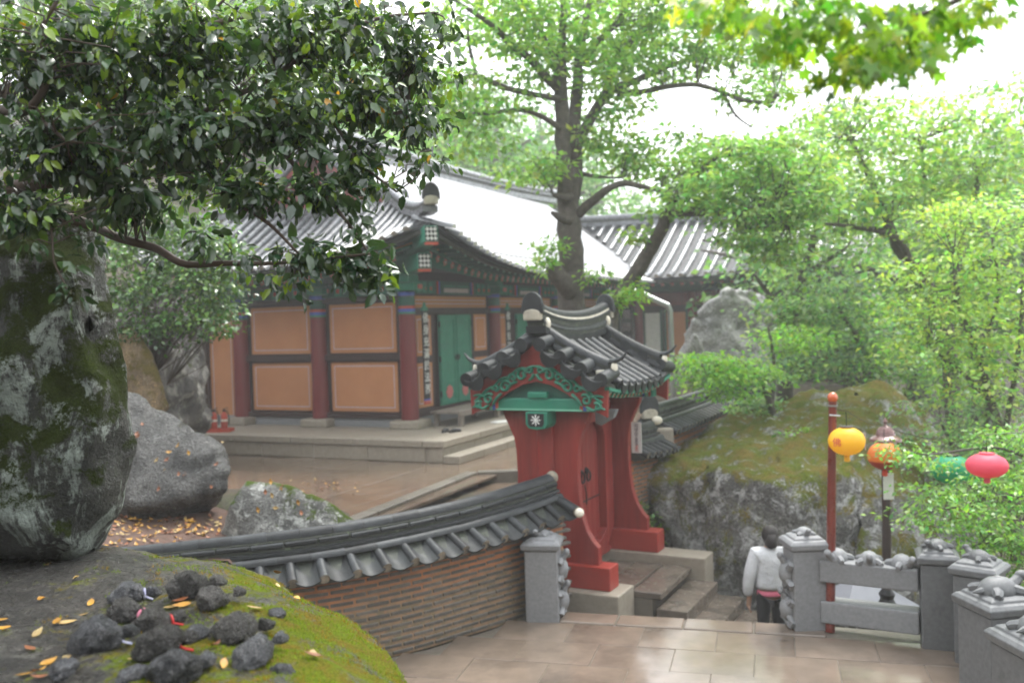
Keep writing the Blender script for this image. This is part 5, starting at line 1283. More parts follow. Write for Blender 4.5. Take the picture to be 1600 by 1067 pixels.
# ------------------------------------------------------------------ little stone turtles on the foreground boulder
def pebble(name, c, r, mat, parent, seed, rz=0, tilt=0):
    rr = random.Random(seed); bm = bmesh.new(); bmesh.ops.create_icosphere(bm, subdivisions=4, radius=1)
    cuts = [(Vector((rr.uniform(-1, 1), rr.uniform(-1, 1), rr.uniform(-.2, 1))).normalized(), rr.uniform(.58, .85)) for _ in range(6)]
    for v in bm.verts:
        p = v.co.copy()
        for n_, d_ in cuts:
            q = p.dot(n_)
            if q > d_: p -= n_ * (q - d_) * .9
        p *= 1 + .16 * mnoise.noise(p * 2 + Vector((seed, 0, 0))) + .10 * mnoise.noise(p * 5 + Vector((seed, 3, 0))) + .05 * mnoise.noise(p * 11 + Vector((seed, 3, 0)))
        if p.z < -.45: p.z = -.45
        v.co = Vector((p.x * r[0], p.y * r[1], p.z * r[2]))
    me = bpy.data.meshes.new(name); bm.to_mesh(me); bm.free(); me.materials.append(mat); sm(me, 38)
    o = bpy.data.objects.new(name, me); link(o, parent); o.location = c; o.rotation_euler = (tilt, 0, rz); return o
M['pebble'] = rockmat('wet_pebble', (.20,.205,.22), (.08,.083,.09), 0, lichen=.3, lichc=(.3,.3,.32), rough=.18, scale=14, bump=1.0, lscale=24, rv=.45)
M['pebble2'] = rockmat('dull_pebble', (.16,.152,.14), (.075,.07,.065), 0, lichen=.15, lichc=(.2,.19,.18), lscale=22, rough=.26, scale=12, bump=1.0, rv=.4)
M['cord_red'] = pmat('red_cord', (.5,.03,.03), (.4,.02,.02), 30, .7, .2); M['cord_white'] = pmat('white_cord', (.6,.6,.65), (.2,.2,.4), 60, .7, .2)
M['cord_pink'] = pmat('pink_cord', (.6,.2,.28), (.5,.15,.22), 60, .7, .2)
def hit_front(px, py):
    d = RV * ((px - 800) / FPX) + UV * ((533.5 - py) / FPX) + _f; t = 1.2
    for _ in range(400):
        q = CAM + d * t
        if q.z < front_z(q.x, q.y): break
        t += .01
    return CAM + d * t
TL = [(196,940,.072,240,922,'cord_white','pebble','shining dark stone turtle with a white cord, uppermost on the left'),
      (296,930,.086,342,920,None,'pebble2','dull stone turtle at the back, its head beside the moss'),
      (331,950,.072,374,934,None,'pebble2','brownish stone turtle just in front of the rearmost one'),
      (200,968,.074,228,962,'cord_pink','pebble2','flat-topped stone turtle with a pink thread'),
      (238,985,.070,272,966,'cord_red','pebble2','ribbed stone turtle whose head wears a long red cord'),
      (147,1013,.088,202,998,'cord_white','pebble','bluish dark stone turtle with a beaded collar, farthest left'),
      (247,1024,.084,294,1012,'cord_red','pebble2','dark stone turtle with a thick red ring at its neck'),
      (370,1000,.082,416,984,None,'pebble2','long streaked stone turtle at the right of the cluster'),
      (272,1060,.088,318,1038,None,'pebble','speckled grey stone turtle at the lower picture edge'),
      (392,1038,.080,438,1008,None,'pebble','glittering wet stone turtle on the moss, lowest right')]
for i, (x, y, r, hx, hy, cord, mt, lab) in enumerate(TL):
    p = hit_front(x, y); q = hit_front(hx, hy + 8); d = (q - p); d.z = 0; rz = atan2(d.y, d.x)
    r *= .84
    t = empty('stone_turtle', p, rz, lab, 'stone turtle', 'little stone turtles on the boulder'); L = min(.155, max(.085, d.length))
    pebble('body', (0, 0, r * .42), (r, r * .80, r * .80), M[mt], t, i * 3 + 1, 0, random.uniform(-.1, .1))
    pebble('head', (L * 1.0, 0, r * .36), (r * .43, r * .36, r * .36), M[mt], t, i * 3 + 2)
    if cord:
        b = MB(); b.tube([Vector((L - r * .42 - .004, r * .33 * cos(a), r * .28 + r * .30 * sin(a))) for a in np.linspace(0, 2 * pi, 15)], .0045, 6, False)
        b.tube([(L - r * .42, -r * .33, r * .2), (L - r * .3, -r * .5, .01), (L - r * .1, -r * .7, .006)], .004, 5); b.build('cord', M[cord], t, smooth=40)
for i, (x, y, r, lab) in enumerate(((230, 1000, .030, 'small flat black pebble between the stone turtles'), (310, 990, .045, 'half-buried dark pebble beside the red ring turtle'), (432, 960, .035, 'dark round pebble on the moss right of the turtles'), (205, 1058, .05, 'broad low dark pebble at the lower picture edge'), (100, 1050, .06, 'low dark stone at the lower left, half sunk in the boulder'), (440, 1050, .04, 'small wet pebble on the moss near the lower edge'))):
    p = hit_front(x, y); o = pebble('pebble', p + Vector((0, 0, r * .1)), (r, r * .8, r * .55), M['pebble'], None, 90 + i, i * 1.3); tag(o, lab, 'pebble', 'loose pebbles on the boulder')
# moss cushions standing up from the boulder's right flank
def moss_tufts():
    V = []; F = []; Cc = []
    r_ = random.Random(5); n = 0
    while n < 26000:
        x = r_.uniform(-1.9, .0); y = r_.uniform(1.7, 4.1)
        s0 = .36 * x + .10 * y + .14 + .5 * mnoise.noise(Vector((x * 5, y * 5, 4))) + .28 * mnoise.noise(Vector((x * 17, y * 17, 4)))
        n += 1
        if s0 < .10: continue
        p = Vector((x, y, front_z(x, y))); h = r_.uniform(.005, .013); a = r_.uniform(0, 6.28); w = .0022
        d = Vector((cos(a), sin(a), 0)); tip = p + Vector((r_.gauss(0, .004), r_.gauss(0, .004), h)); i = len(V)
        V += [p - d * w, p + d * w, tip]; F.append((i, i + 1, i + 2))
        k = mnoise.noise(Vector((x * 9, y * 9, 0))); c = (.16, .23, .012) if k < .12 else (.26, .17, .025); g = r_.uniform(.6, 1.3); Cc += [(c[0] * g, c[1] * g, c[2] * g, 1)] * 3
    me = bpy.data.meshes.new('moss'); me.from_pydata(V, [], F); at_ = me.attributes.new('tint', 'FLOAT_COLOR', 'POINT'); at_.data.foreach_set('color', np.array(Cc, np.float32).ravel())
    me.materials.append(leafmat('moss_fibre', .8, .3, .2)); return tag(link(bpy.data.objects.new('moss', me)), kind='stuff')
moss_tufts()
# fallen leaves
def leaf_profile(L, w, n=5, curl=.15):
    vs = []; 
    for i in range(n + 1):
        t = i / n; ww = w * sin(pi * min(1, t ** .8 * .97 + .015)); z = curl * L * (t - .5) ** 2 * 2
        vs += [(t * L, -ww / 2, z + .12 * ww), (t * L, 0, z), (t * L, ww / 2, z + .12 * ww)]
    fs = []
    for i in range(n): fs += [(i*3, i*3+1, i*3+4, i*3+3), (i*3+1, i*3+2, i*3+5, i*3+4)]
    return vs, fs
M['dead1'] = pmat('yellow_leaf', (.46,.26,.03), (.34,.15,.02), 20, .45, .2, 40, rv=.3); M['dead2'] = pmat('brown_leaf', (.26,.09,.03), (.18,.06,.02), 20, .5, .3, 40, rv=.3); M['dead3'] = pmat('pale_leaf', (.42,.32,.12), (.30,.18,.06), 20, .5, .3, 40, rv=.2)
DL = []
for k, (L, w, c) in enumerate(((.055, .026, .2), (.045, .024, .35), (.06, .022, .12))):
    vs, fs = leaf_profile(L, w, 5, c)
    for m in ('dead1', 'dead2', 'dead3'):
        b = MB(); b.add(vs, fs); DL.append((m, b.mesh('fallen_leaf', M[m], smooth=True, recalc=False)))
spots = [(12,972),(18,985),(50,1000),(92,970),(88,978),(145,940),(140,962),(62,938),(160,985),(50,1055),(62,1045),(110,1035),(55,1020),(198,1037),(210,1030),(255,955),(350,1033),(295,938),(300,946),(180,950),(430,915),(500,1030),(487,1022),(425,895),(120,905),(460,940),(330,1015),(24,1062),(75,1062),(410,955),(120,1000),(290,1052)]
for i, (x, y) in enumerate(spots):
    p = hit_front(x, y); m, me = DL[(i * 4 + i // 3) % len(DL)]
    if i < 12 and m == 'dead2': m, me = DL[0]
    e = .02; n_ = Vector((front_z(p.x - e, p.y) - front_z(p.x + e, p.y), front_z(p.x, p.y - e) - front_z(p.x, p.y + e), 2 * e)).normalized()
    a = random.uniform(0, 2 * pi); d = Vector((cos(a), sin(a), 0)); Mx = frame(p + n_ * .008, d - n_ * d.dot(n_), n_) @ Matrix.Rotation(random.uniform(-.22, .22), 4, 'Y') @ Matrix.Rotation(radians(90), 4, 'Z')
    kind_ = {'dead1': 'yellow', 'dead2': 'brown', 'dead3': 'pale'}[m]; row = lambda q: 0 if q < 965 else (1 if q < 1015 else 2)
    same = [q for j, q in enumerate(spots) if row(q[1]) == row(y)]; rank = sorted(same).index((x, y))
    ORD = ('first', 'second', 'third', 'fourth', 'fifth', 'sixth', 'seventh', 'eighth', 'ninth', 'tenth', 'eleventh', 'twelfth', 'thirteenth', 'fourteenth', 'fifteenth', 'sixteenth')
    o = inst('fallen_leaf', me, None, Mx); tag(o, '%s fallen leaf on the foreground boulder, %s from the left along its %s' % (kind_, ORD[rank], ('back', 'middle', 'front')[row(y)]), 'leaf', 'fallen leaves on the foreground boulder')
def merge_leaves(name, places, mats):
    b = MB(); vs, fs = leaf_profile(.075, .045, 2, .4)
    for p, n_ in places:
        b.mi = random.randrange(len(mats)); a = random.uniform(0, 2 * pi); d = Vector((cos(a), sin(a), 0)); Mx = frame(p, d - n_ * d.dot(n_), n_) @ Matrix.Rotation(random.uniform(-.5, .5), 4, 'Y')
        b.add([Mx @ Vector(v) for v in vs], fs)
    return tag(b.build(name, mats, recalc=False), kind='stuff')
def drop_on(objs, places_px, zoff=.01):
    dg = bpy.context.evaluated_depsgraph_get(); out = []
    for px, py in places_px:
        d = (RV * ((px - 800) / FPX) + UV * ((533.5 - py) / FPX) + _f).normalized()
        hit, loc, nrm, idx, ob, _m = sc.ray_cast(dg, CAM + d * 5.5, d)
        if hit and nrm.z < 0: nrm = -nrm
        if hit and ob.name.split('.')[0] in objs and nrm.z > .2: out.append((loc + nrm * zoff, nrm))
    return out
bpy.context.view_layer.update()
pl = [(random.uniform(165, 350), random.uniform(808, 858)) for _ in range(190)] + [(random.uniform(190, 360), random.uniform(640, 760)) for _ in range(22)] + [(random.gauss(525, 16), random.gauss(762, 8)) for _ in range(26)] + [(random.uniform(380, 560), random.uniform(750, 800)) for _ in range(14)]
merge_leaves('fallen_leaves', drop_on(('soil_bank', 'ground', 'boulder', 'courtyard', 'paver', 'leaning_rock'), pl), [M['dead1'], M['dead1'], M['dead2'], M['dead3']])
# ------------------------------------------------------------------ vegetation
LEAF = {
 'kite': (np.array([(0,0,0),(.45,-.5,.06),(1,0,-.05),(.45,.5,.06)]), [(0,1,2,3)]),
 'fold': (np.array([(0,0,0),(.30,-.42,.07),(.68,-.36,.04),(1,0,-.16),(.68,.36,.04),(.30,.42,.07),(.5,0,-.02)]), [(0,1,6),(1,2,6),(2,3,6),(3,4,6),(4,5,6),(5,0,6)]),
 'maple': (np.array([(0,0,0)] + [((.5 + r * cos(a)) , r * sin(a), -.10 * r) for a, r in [(pi,.12),(2.3,.55),(1.85,.28),(1.15,.62),(.75,.28),(0,.68),(-.75,.28),(-1.15,.62),(-1.85,.28),(-2.3,.55)]]), [(1,2,3),(1,3,5),(3,4,5),(1,5,7),(5,6,7),(1,7,9),(7,8,9),(1,9,10)]),
}
def leaf_arrays(tmpl, c, axis, nrm, size, width):
    T, F = LEAF[tmpl]; N = len(c)
    axis = axis / np.linalg.norm(axis, axis=1, keepdims=True)
    side = np.cross(nrm, axis); side /= (np.linalg.norm(side, axis=1, keepdims=True) + 1e-9); nrm = np.cross(axis, side)
    S = size[:, None]
    v = c[:, None, :] + (T[None, :, 0:1] * S[:, None] * axis[:, None, :]) + (T[None, :, 1:2] * S[:, None] * width * side[:, None, :]) + (T[None, :, 2:3] * S[:, None] * nrm[:, None, :])
    return v.reshape(-1, 3), F, len(T), N
def leaf_mesh(name, tmpl, c, axis, nrm, size, width, col, mat):
    v, F, k, N = leaf_arrays(tmpl, c, axis, nrm, size, width)
    me = bpy.data.meshes.new(name); me.vertices.add(len(v)); me.vertices.foreach_set('co', v.astype(np.float32).ravel())
    fl = np.concatenate([np.array(f) for f in F]); starts = np.cumsum([0] + [len(f) for f in F[:-1]]); tot = np.array([len(f) for f in F])
    idx = (fl[None, :] + (np.arange(N) * k)[:, None]).ravel(); ls = (starts[None, :] + (np.arange(N) * len(fl))[:, None]).ravel()
    me.loops.add(len(idx)); me.loops.foreach_set('vertex_index', idx.astype(np.int32))
    me.polygons.add(len(ls)); me.polygons.foreach_set('loop_start', ls.astype(np.int32))
    try: me.polygons.foreach_set('loop_total', np.tile(tot, N).astype(np.int32))
    except Exception: pass
    me.update(calc_edges=True); me.validate()
    at_ = me.attributes.new('tint', 'FLOAT_COLOR', 'POINT'); cc = np.ones((len(v), 4), np.float32); cc[:, :3] = np.repeat(col, k, 0); at_.data.foreach_set('color', cc.ravel())
    me.materials.append(mat); return me
M['leaf_gloss'] = leafmat('glossy_leaf', .18, .26, .85); M['leaf_soft'] = leafmat('soft_leaf', .42, .5, .5, 1.5); M['leaf_mid'] = leafmat('wet_leaf', .36, .48, .5, 1.4)

def blob(px, py, rx, ry, Y, rY=None):
    c = P(px, py, Y); k = Y / FPX; return (np.array(c), np.array([rx * k, rY if rY is not None else max(rx, ry) * k, ry * k]))
def in_blobs(blobs, n, shell=.5, soft=0):
    vol = np.array([np.prod(b[1]) ** .72 for b in blobs]); pick = rng.choice(len(blobs), n, p=vol / vol.sum())
    d = rng.normal(size=(n, 3)); d /= np.linalg.norm(d, axis=1, keepdims=True); r = rng.random(n) ** (1 / 3 * (1 - shell) + .02)
    if soft: r = np.abs(rng.normal(size=n)) * soft + .25 * rng.random(n)
    C = np.array([blobs[i][0] for i in pick]); Rr = np.array([blobs[i][1] for i in pick]); return C + d * r[:, None] * Rr
def foliage(name, parent, cl, per, cr, flat, size, width, cols, tmpl, mat, droop=.25, tilt=.55, jit=.22, sz=.3):
    """cl: cluster centres; leaves gather round each in a flattened spray"""
    n = len(cl); N = n * per
    off = rng.normal(size=(N, 3)) * np.array([cr, cr, cr * flat]); c = np.repeat(cl, per, 0) + off
    nr = rng.normal(size=(N, 3)) * tilt + np.array([0, 0, 1.0]); nr /= np.linalg.norm(nr, axis=1, keepdims=True)
    ax = off * np.array([1, 1, .3]) + rng.normal(size=(N, 3)) * cr * .8; ax[:, 2] -= droop * np.linalg.norm(ax, axis=1)
    s = size * (1 + sz * rng.normal(size=N)).clip(.45, 1.7)
    cols = np.array(cols); k = rng.random((n, 1)); k = k ** 1.2
    pick = rng.choice(len(cols), n); cc = cols[pick] * (1 + .35 * (rng.random((n, 1)) - .5))
    col = np.repeat(cc, per, 0) * (1 + jit * rng.normal(size=(N, 1))).clip(.4, 1.8); col[:, 0] *= (1 + .18 * rng.normal(size=N)).clip(.5, 1.6)
    me = leaf_mesh(name, tmpl, c, ax, nr, s, width, col.clip(.002, .9), mat)
    o = bpy.data.objects.new(name, me); link(o, parent); return tag(o, kind='stuff')
def limb_tree(name, label, base, limbs, cat='tree', group=None, mat=None, kind=None):
    """limbs: lists of (px, py, depth, radius in photo pixels)"""
    t = empty(name, base, 0, label, cat, group); o0 = Vector(base); allp = []
    b = MB()
    for L in limbs:
        pts = [P(a, b_, Y) - o0 for a, b_, Y, r in L]; rad = [r * Y / FPX for a, b_, Y, r in L]; n = max(6, len(L) * 4)
        c = cat_rom(pts, n); rr = np.interp(np.linspace(0, 1, n), np.linspace(0, 1, len(rad)), rad)
        c = [p + Vector((mnoise.noise(p * 2.3), mnoise.noise(p * 2.3 + Vector((9, 0, 0))), mnoise.noise(p * 2.3 + Vector((0, 9, 0))))) * rr[i] * .35 for i, p in enumerate(c)]
        rr = [r * (1 + .16 * mnoise.noise(p * 5)) for r, p in zip(rr, c)]
        b.tube(c, rr, 10 if max(rad) > .08 else 7); allp += [(p, r) for p, r in zip(c, rr)]
    tr = b.build('trunk', mat or M['bark'], t, smooth=True, recalc=False)
    return t, o0, allp
def twigs(parent, cl, allp, frac, r0, mat, name='branches', bend=.15):  # joined: too many and too thin to pick apart
    b = MB(); P_ = np.array([p for p, r in allp])
    for c in cl:
        if random.random() > frac: continue
        d = np.linalg.norm(P_ - c, axis=1) + .4 * np.maximum(0, P_[:, 2] - c[2]); i = int(np.argmin(d)); a = Vector(P_[i]); e = Vector(c); L = (e - a).length
        if L < .03: continue
        m = a.lerp(e, .5) + Vector((random.gauss(0, 1), random.gauss(0, 1), random.gauss(.4, .6))) * L * bend
        m2 = a.lerp(e, .78) + Vector((random.gauss(0, 1), random.gauss(0, 1), random.gauss(.2, .6))) * L * bend * .5
        b.tube([a, m, m2, e], [r0, r0 * .75, r0 * .5, r0 * .25], 4, False)
    return tag(b.build(name, mat, parent, smooth=True, recalc=False), kind='stuff') if b.v else None

# --- broad-leaved tree in the courtyard behind the gate
base = P(898, 640, 17.5); base.z = CY
limbs = [[(900,690,17.5,29),(897,600,17.5,26),(893,480,17.5,21.5),(893,420,17.5,20.5),(890,360,17.5,19),(888,300,17.5,17),(887,262,17.5,14)],
 [(883,310,17.42,13),(880,220,17.4,12),(877,160,17.4,11),(875,100,17.3,9),(880,40,17.2,6),(878,-40,17,4)],
 [(897,310,17.6,12),(898,240,17.6,11),(899,170,17.8,10),(903,110,17.8,8),(912,50,18,6),(930,-30,18,4)],
 [(878,145,17.4,8),(850,118,17.2,7),(825,90,17,6),(800,72,16.8,5.5),(775,45,16.5,4.5),(740,20,16.2,3.5),(700,-5,16,2)],
 [(902,225,17.8,9),(925,182,18,8),(950,148,18.3,8),(985,130,18.6,6),(1030,110,19,4),(1080,90,19.3,2.5)],
 [(948,150,18.3,7),(953,110,18.5,6),(975,75,18.6,5),(1010,45,18.7,4),(1050,10,18.8,3)],
 [(965,150,18.4,5.5),(1020,140,18.4,4.5),(1080,132,18.3,4),(1130,145,18.2,3.6),(1165,158,18,3.2),(1210,160,18,2)],
 [(1130,145,18.2,2.5),(1150,180,18.1,2),(1175,200,18,1.5)],
 [(876,200,17.3,5),(845,182,17.1,4),(810,172,17,3.5),(760,178,16.8,3),(715,180,16.6,2)],
 [(876,158,17.3,5),(830,147,17.1,4.5),(790,138,16.9,4.5),(745,120,16.7,4),(705,128,16.5,3),(680,140,16.4,2)],
 [(745,120,16.7,3),(735,80,16.6,2.5),(730,40,16.5,2)], [(900,110,17.8,6),(930,70,18,5),(960,40,18.1,4),(990,-10,18.2,3)], [(876,110,17.3,5),(850,60,17.2,4),(830,10,17,3)],
 [(905,335,17.4,8),(930,310,17.2,7),(950,294,17,6),(975,287,17,5),(1000,291,16.8,4),(1040,302,16.6,2.5)],
 [(893,455,17.3,17),(873,436,17.0,15),(862,418,16.9,13)], [(893,345,17.3,8),(875,338,17.2,6),(862,332,17.1,2.5)], [(893,310,17.3,8),(876,306,17.2,6),(864,304,17.1,2.5)],
 [(905,270,17.7,4),(935,276,17.6,2.5),(970,278,17.5,1.5)]]
T, o0, allp = limb_tree('broadleaf_tree', 'tall forked tree with light green leaves rising behind the gate roof', base, limbs)
BL = [blob(900,25,170,45,17.6,2.2), blob(760,30,85,45,16.6,1.4), blob(1020,25,110,45,18.4,1.6), blob(1060,95,70,28,18.8,1), blob(700,150,55,45,16.4,1), blob(755,215,60,32,16.6,.8), blob(835,268,55,20,16.9,.7), blob(780,150,70,25,16.8,.9),
      blob(935,205,45,22,17.6,.7), blob(955,170,55,18,18.2,.8), blob(960,240,60,26,17.8,.8), blob(1030,255,60,36,17.6,.9), blob(1085,285,70,30,17.3,.9), blob(1060,215,28,16,18,.6), blob(985,110,55,30,18.4,1), blob(925,120,40,35,17.8,1), blob(840,100,35,30,17.1,.9), blob(870,60,60,30,17.4,1),
      blob(1180,150,55,22,18,.8), blob(1130,50,70,45,18.6,1.2), blob(1210,90,60,35,18.6,1.2)]
cl = in_blobs(BL, 1120); clp = cl - np.array(o0)
foliage('crown', T, clp, 15, .19, .32, .135, .52, [(.14,.245,.06),(.17,.28,.06),(.11,.205,.06),(.20,.305,.07)], 'kite', M['leaf_soft'])
twigs(T, clp[::2], allp, .55, .012, M['bark'])
# little shoots near the trunk
cl2 = np.concatenate([in_blobs([blob(860,392,22,18,17,.3)], 16), in_blobs([blob(835,412,28,10,16.8,.3)], 12), in_blobs([blob(925,432,18,12,17,.3)], 8)]) - np.array(o0)
foliage('leafy_shoots', T, cl2, 12, .10, .6, .11, .45, [(.16,.28,.05),(.13,.24,.05)], 'kite', M['leaf_soft']); twigs(T, cl2, allp, .6, .008, M['bark'])
# --- leaning tree beside it
base = P(945, 600, 16.9); base.z = CY
limbs = [[(930,660,17.1,18),(945,560,17,15.5),(960,480,16.9,13.5),(985,440,16.8,12.5),(1015,392,16.5,11),(1036,355,16.2,9.5),(1047,335,16,8),(1100,331,15.8,7),(1160,334,15.6,5),(1230,342,15.4,3)], [(1040,345,16.1,8),(1060,300,16.1,5),(1090,270,16,4),(1130,240,16,2.5)], [(1160,334,15.6,4),(1210,310,15.4,3),(1250,300,15.3,2)]]
T, o0, allp = limb_tree('leaning_tree', 'leaning grey tree trunk right of the courtyard tree, one long level bough', base, limbs)
BL = [blob(1120,300,80,26,15.8,.9), blob(1190,330,75,30,15.5,.9), blob(1150,250,80,35,16,1), blob(1220,255,70,45,15.8,1), blob(1060,330,35,14,16,.5), blob(1250,310,60,35,15.4,.9), blob(1180,375,50,14,15.5,.6), blob(1215,395,35,14,15.4,.6)]
cl = in_blobs(BL, 500) - np.array(o0)
foliage('crown', T, cl, 15, .18, .3, .125, .52, [(.16,.265,.085),(.19,.30,.09),(.13,.225,.08)], 'kite', M['leaf_soft']); twigs(T, cl[::2], allp, .6, .011, M['bark'])
cl2 = np.concatenate([in_blobs([blob(985,455,22,16,16.4,.3)], 18), in_blobs([blob(1000,370,30,10,16.4,.3)], 14), in_blobs([blob(965,470,14,12,16.4,.2)], 8)]) - np.array(o0)
foliage('leafy_shoots', T, cl2, 12, .09, .6, .11, .45, [(.19,.30,.05),(.15,.26,.05)], 'kite', M['leaf_soft']); twigs(T, cl2, allp, .6, .008, M['bark'])

# --- maples and other trees on the right
def side_tree(name, label, blobs, base, trunk, ncl, per, size, cols, cr=.2, flat=.3, tmpl='kite', mat='leaf_soft', r0=.015, width=.55, tilt=.5, frac=.45, cat='tree', group='trees right of the hall', droop=.25):
    T, o0, allp = limb_tree(name, label, base, trunk, cat, group)
    if tmpl == 'kite': ncl = int(ncl * .72)
    if tmpl == 'kite': cr, flat, tilt = cr * 1.4, flat * .5, .34
    cl = in_blobs(blobs, ncl) - np.array(o0)
    foliage('crown', T, cl, per, cr, flat, size, width, cols, tmpl, M[mat], tilt=tilt, droop=droop); twigs(T, cl[::3], allp, frac, r0, M['bark']); return T
G1 = [(.155,.25,.105),(.12,.205,.095),(.185,.28,.11)]; G2 = [(.205,.305,.08),(.155,.25,.075),(.245,.335,.085)]; G3 = [(.125,.21,.11),(.10,.18,.10),(.155,.245,.115)]
def bp(px, py, Y, z=-1.3): p = P(px, py, Y); return Vector((p.x, p.y, float(gz(p.x, p.y)) - .1))
side_tree('maple_tree', 'misty maple with pale layered leaves between far hall and boulder', [blob(1250,330,80,45,22,1.5), blob(1250,430,50,26,22,1.2), blob(1290,250,100,50,22.5,1.6), blob(1235,490,40,20,21,1), blob(1270,490,60,30,21,1.2), blob(1330,380,70,40,22,1.4)], bp(1235,640,21.5),
  [[(1232,720,21.5,14),(1225,600,21.5,12),(1235,520,21.6,9),(1255,430,21.8,7),(1280,340,22,5),(1300,250,22.4,3)],[(1235,520,21.6,6),(1200,460,21.4,4),(1180,430,21.2,2)],[(1255,430,21.8,5),(1320,390,22,3)]], 620, 14, .14, G1, .24, .28)
side_tree('maple_tree', 'broad maple whose dark boughs cross the bright leaves at upper right', [blob(1380,260,120,55,18,1.6), blob(1480,250,110,60,18,1.6), blob(1330,200,80,40,18.5,1.2), blob(1430,340,110,50,17.5,1.5), blob(1560,250,80,60,18,1.4), blob(1340,320,70,40,17.5,1.2), blob(1290,190,60,24,18.5,1), blob(1420,185,80,26,18.3,1.2), blob(1540,165,70,34,18.2,1.2)], bp(1480,640,17.5),
  [[(1500,760,17.5,16),(1490,620,17.5,13),(1475,500,17.5,11),(1430,420,17.5,9),(1400,380,17.5,8),(1370,300,17.8,5),(1330,220,18.2,3)],[(1475,500,17.5,8),(1500,400,17.7,6),(1530,280,18,4)],[(1430,420,17.5,6),(1400,372,17.3,6),(1340,355,17.2,4),(1290,350,17,2)],[(1500,400,17.7,5),(1450,300,17.9,3),(1440,220,18,2)]], 960, 14, .13, G1 + G2, .22, .28)
side_tree('maple_tree', 'bright yellow-green maple at the right edge above the lanterns', [blob(1540,350,90,50,14.5,1.1), blob(1480,430,90,40,14.5,1), blob(1560,460,70,50,14.5,1), blob(1500,510,80,40,14,.9), blob(1580,560,60,50,14,.9), blob(1440,480,60,28,14.5,.8), blob(1440,545,50,25,14.2,.8), blob(1520,590,70,40,13.8,.9)], bp(1545,720,14),
  [[(1590,880,14,11),(1580,740,14,9),(1568,690,14,8),(1550,630,14.1,6.5),(1530,560,14.2,5),(1500,480,14.4,4),(1490,400,14.5,2.5)],[(1568,690,14,5),(1590,560,14.1,4),(1600,430,14.3,3)],[(1550,630,14.1,4),(1500,580,14.1,3),(1450,540,14.2,2)],[(1530,560,14.2,3),(1560,460,14.4,2.5),(1550,370,14.5,2)]], 760, 14, .095, G2, .16, .3, r0=.01)
side_tree('maple_tree', 'soft green maple with drooping sprays right behind the huge boulder', [blob(1290,470,80,30,20.5,1), blob(1360,510,80,35,20.5,1.1), blob(1300,555,90,28,20.3,.9), blob(1390,570,80,30,20.3,.9), blob(1240,570,60,25,20.2,.9), blob(1450,610,50,30,20.2,.9), blob(1460,560,60,40,20.4,.9)], bp(1400,700,20.5),
  [[(1400,760,20.5,9),(1395,660,20.5,7),(1370,590,20.5,5),(1340,530,20.5,4),(1310,480,20.5,3)],[(1395,660,20.5,5),(1430,590,20.4,4),(1460,540,20.4,2)],[(1370,590,20.5,4),(1310,565,20.4,3),(1250,570,20.3,2)],[(1290,590,20.4,4),(1275,540,20.5,3),(1265,490,20.5,2)]], 640, 14, .12, G3 + [(.13,.25,.05)], .2, .25, r0=.01)
side_tree('maple_tree', 'young maple spreading light sprays over the far tiled wall', [blob(1110,575,50,22,16.2,.7), blob(1140,572,50,16,16.5,.7), blob(1090,600,28,14,16,.5), blob(1170,590,50,20,16.5,.7), blob(1240,530,50,22,17.5,.8), blob(1140,615,30,10,16.4,.5), blob(1080,560,20,12,16,.4)], bp(1215,650,17),
  [[(1215,720,17,7),(1205,640,17,6),(1185,590,16.8,4.5),(1150,565,16.5,3),(1100,575,16.2,2)],[(1205,640,17,4),(1210,570,17.2,3),(1200,510,17.4,2)]], 330, 15, .10, [(.15,.28,.055),(.18,.31,.05),(.12,.23,.06)], .17, .28, r0=.008)
side_tree('maple_tree', 'low glossy maple branches hanging over the stone posts and lanterns', [blob(1500,800,60,24,10.0,.5), blob(1560,775,60,30,10.1,.5), blob(1545,835,60,28,9.9,.5), blob(1470,770,45,18,10.2,.4), blob(1580,870,40,40,9.9,.5), blob(1440,720,35,20,10.6,.4), blob(1415,700,22,12,11.0,.3), blob(1590,740,40,30,10.4,.5), blob(1440,810,30,12,10,.3), blob(1560,690,50,22,10.8,.5), blob(1595,910,25,25,9.9,.3)], bp(1700,900,10.4),
  [[(1740,1000,10.4,12),(1720,900,10.4,10),(1680,820,10.3,8),(1620,780,10.2,6),(1560,775,10.1,4),(1500,790,10,2.5),(1450,800,10,1.5)],[(1680,820,10.3,5),(1640,740,10.5,4),(1560,700,10.7,2.5),(1450,710,10.7,1.5),(1410,700,11,1)],[(1620,780,10.2,4),(1580,840,10,3),(1530,850,9.9,1.5)]], 520, 15, .062, [(.13,.25,.05),(.16,.29,.055),(.10,.20,.05)], .095, .35, tmpl='kite', mat='leaf_mid', r0=.005)
side_tree('maple_tree', 'green maple filling the gap behind the lamp post and pink lantern', [blob(1500,650,80,40,14.6,1), blob(1570,660,60,45,14.6,1), blob(1470,700,60,35,15,.9), blob(1560,720,70,40,15,.9), blob(1520,760,80,40,15.4,.9), blob(1590,800,50,60,15,.8)], bp(1530,780,15),
  [[(1530,860,15,9),(1525,760,15,7),(1540,680,14.8,5),(1545,620,14.7,3)],[(1525,760,15,5),(1490,700,15,3),(1470,660,15,2)]], 420, 14, .09, G1 + G3, .18, .3, r0=.008)
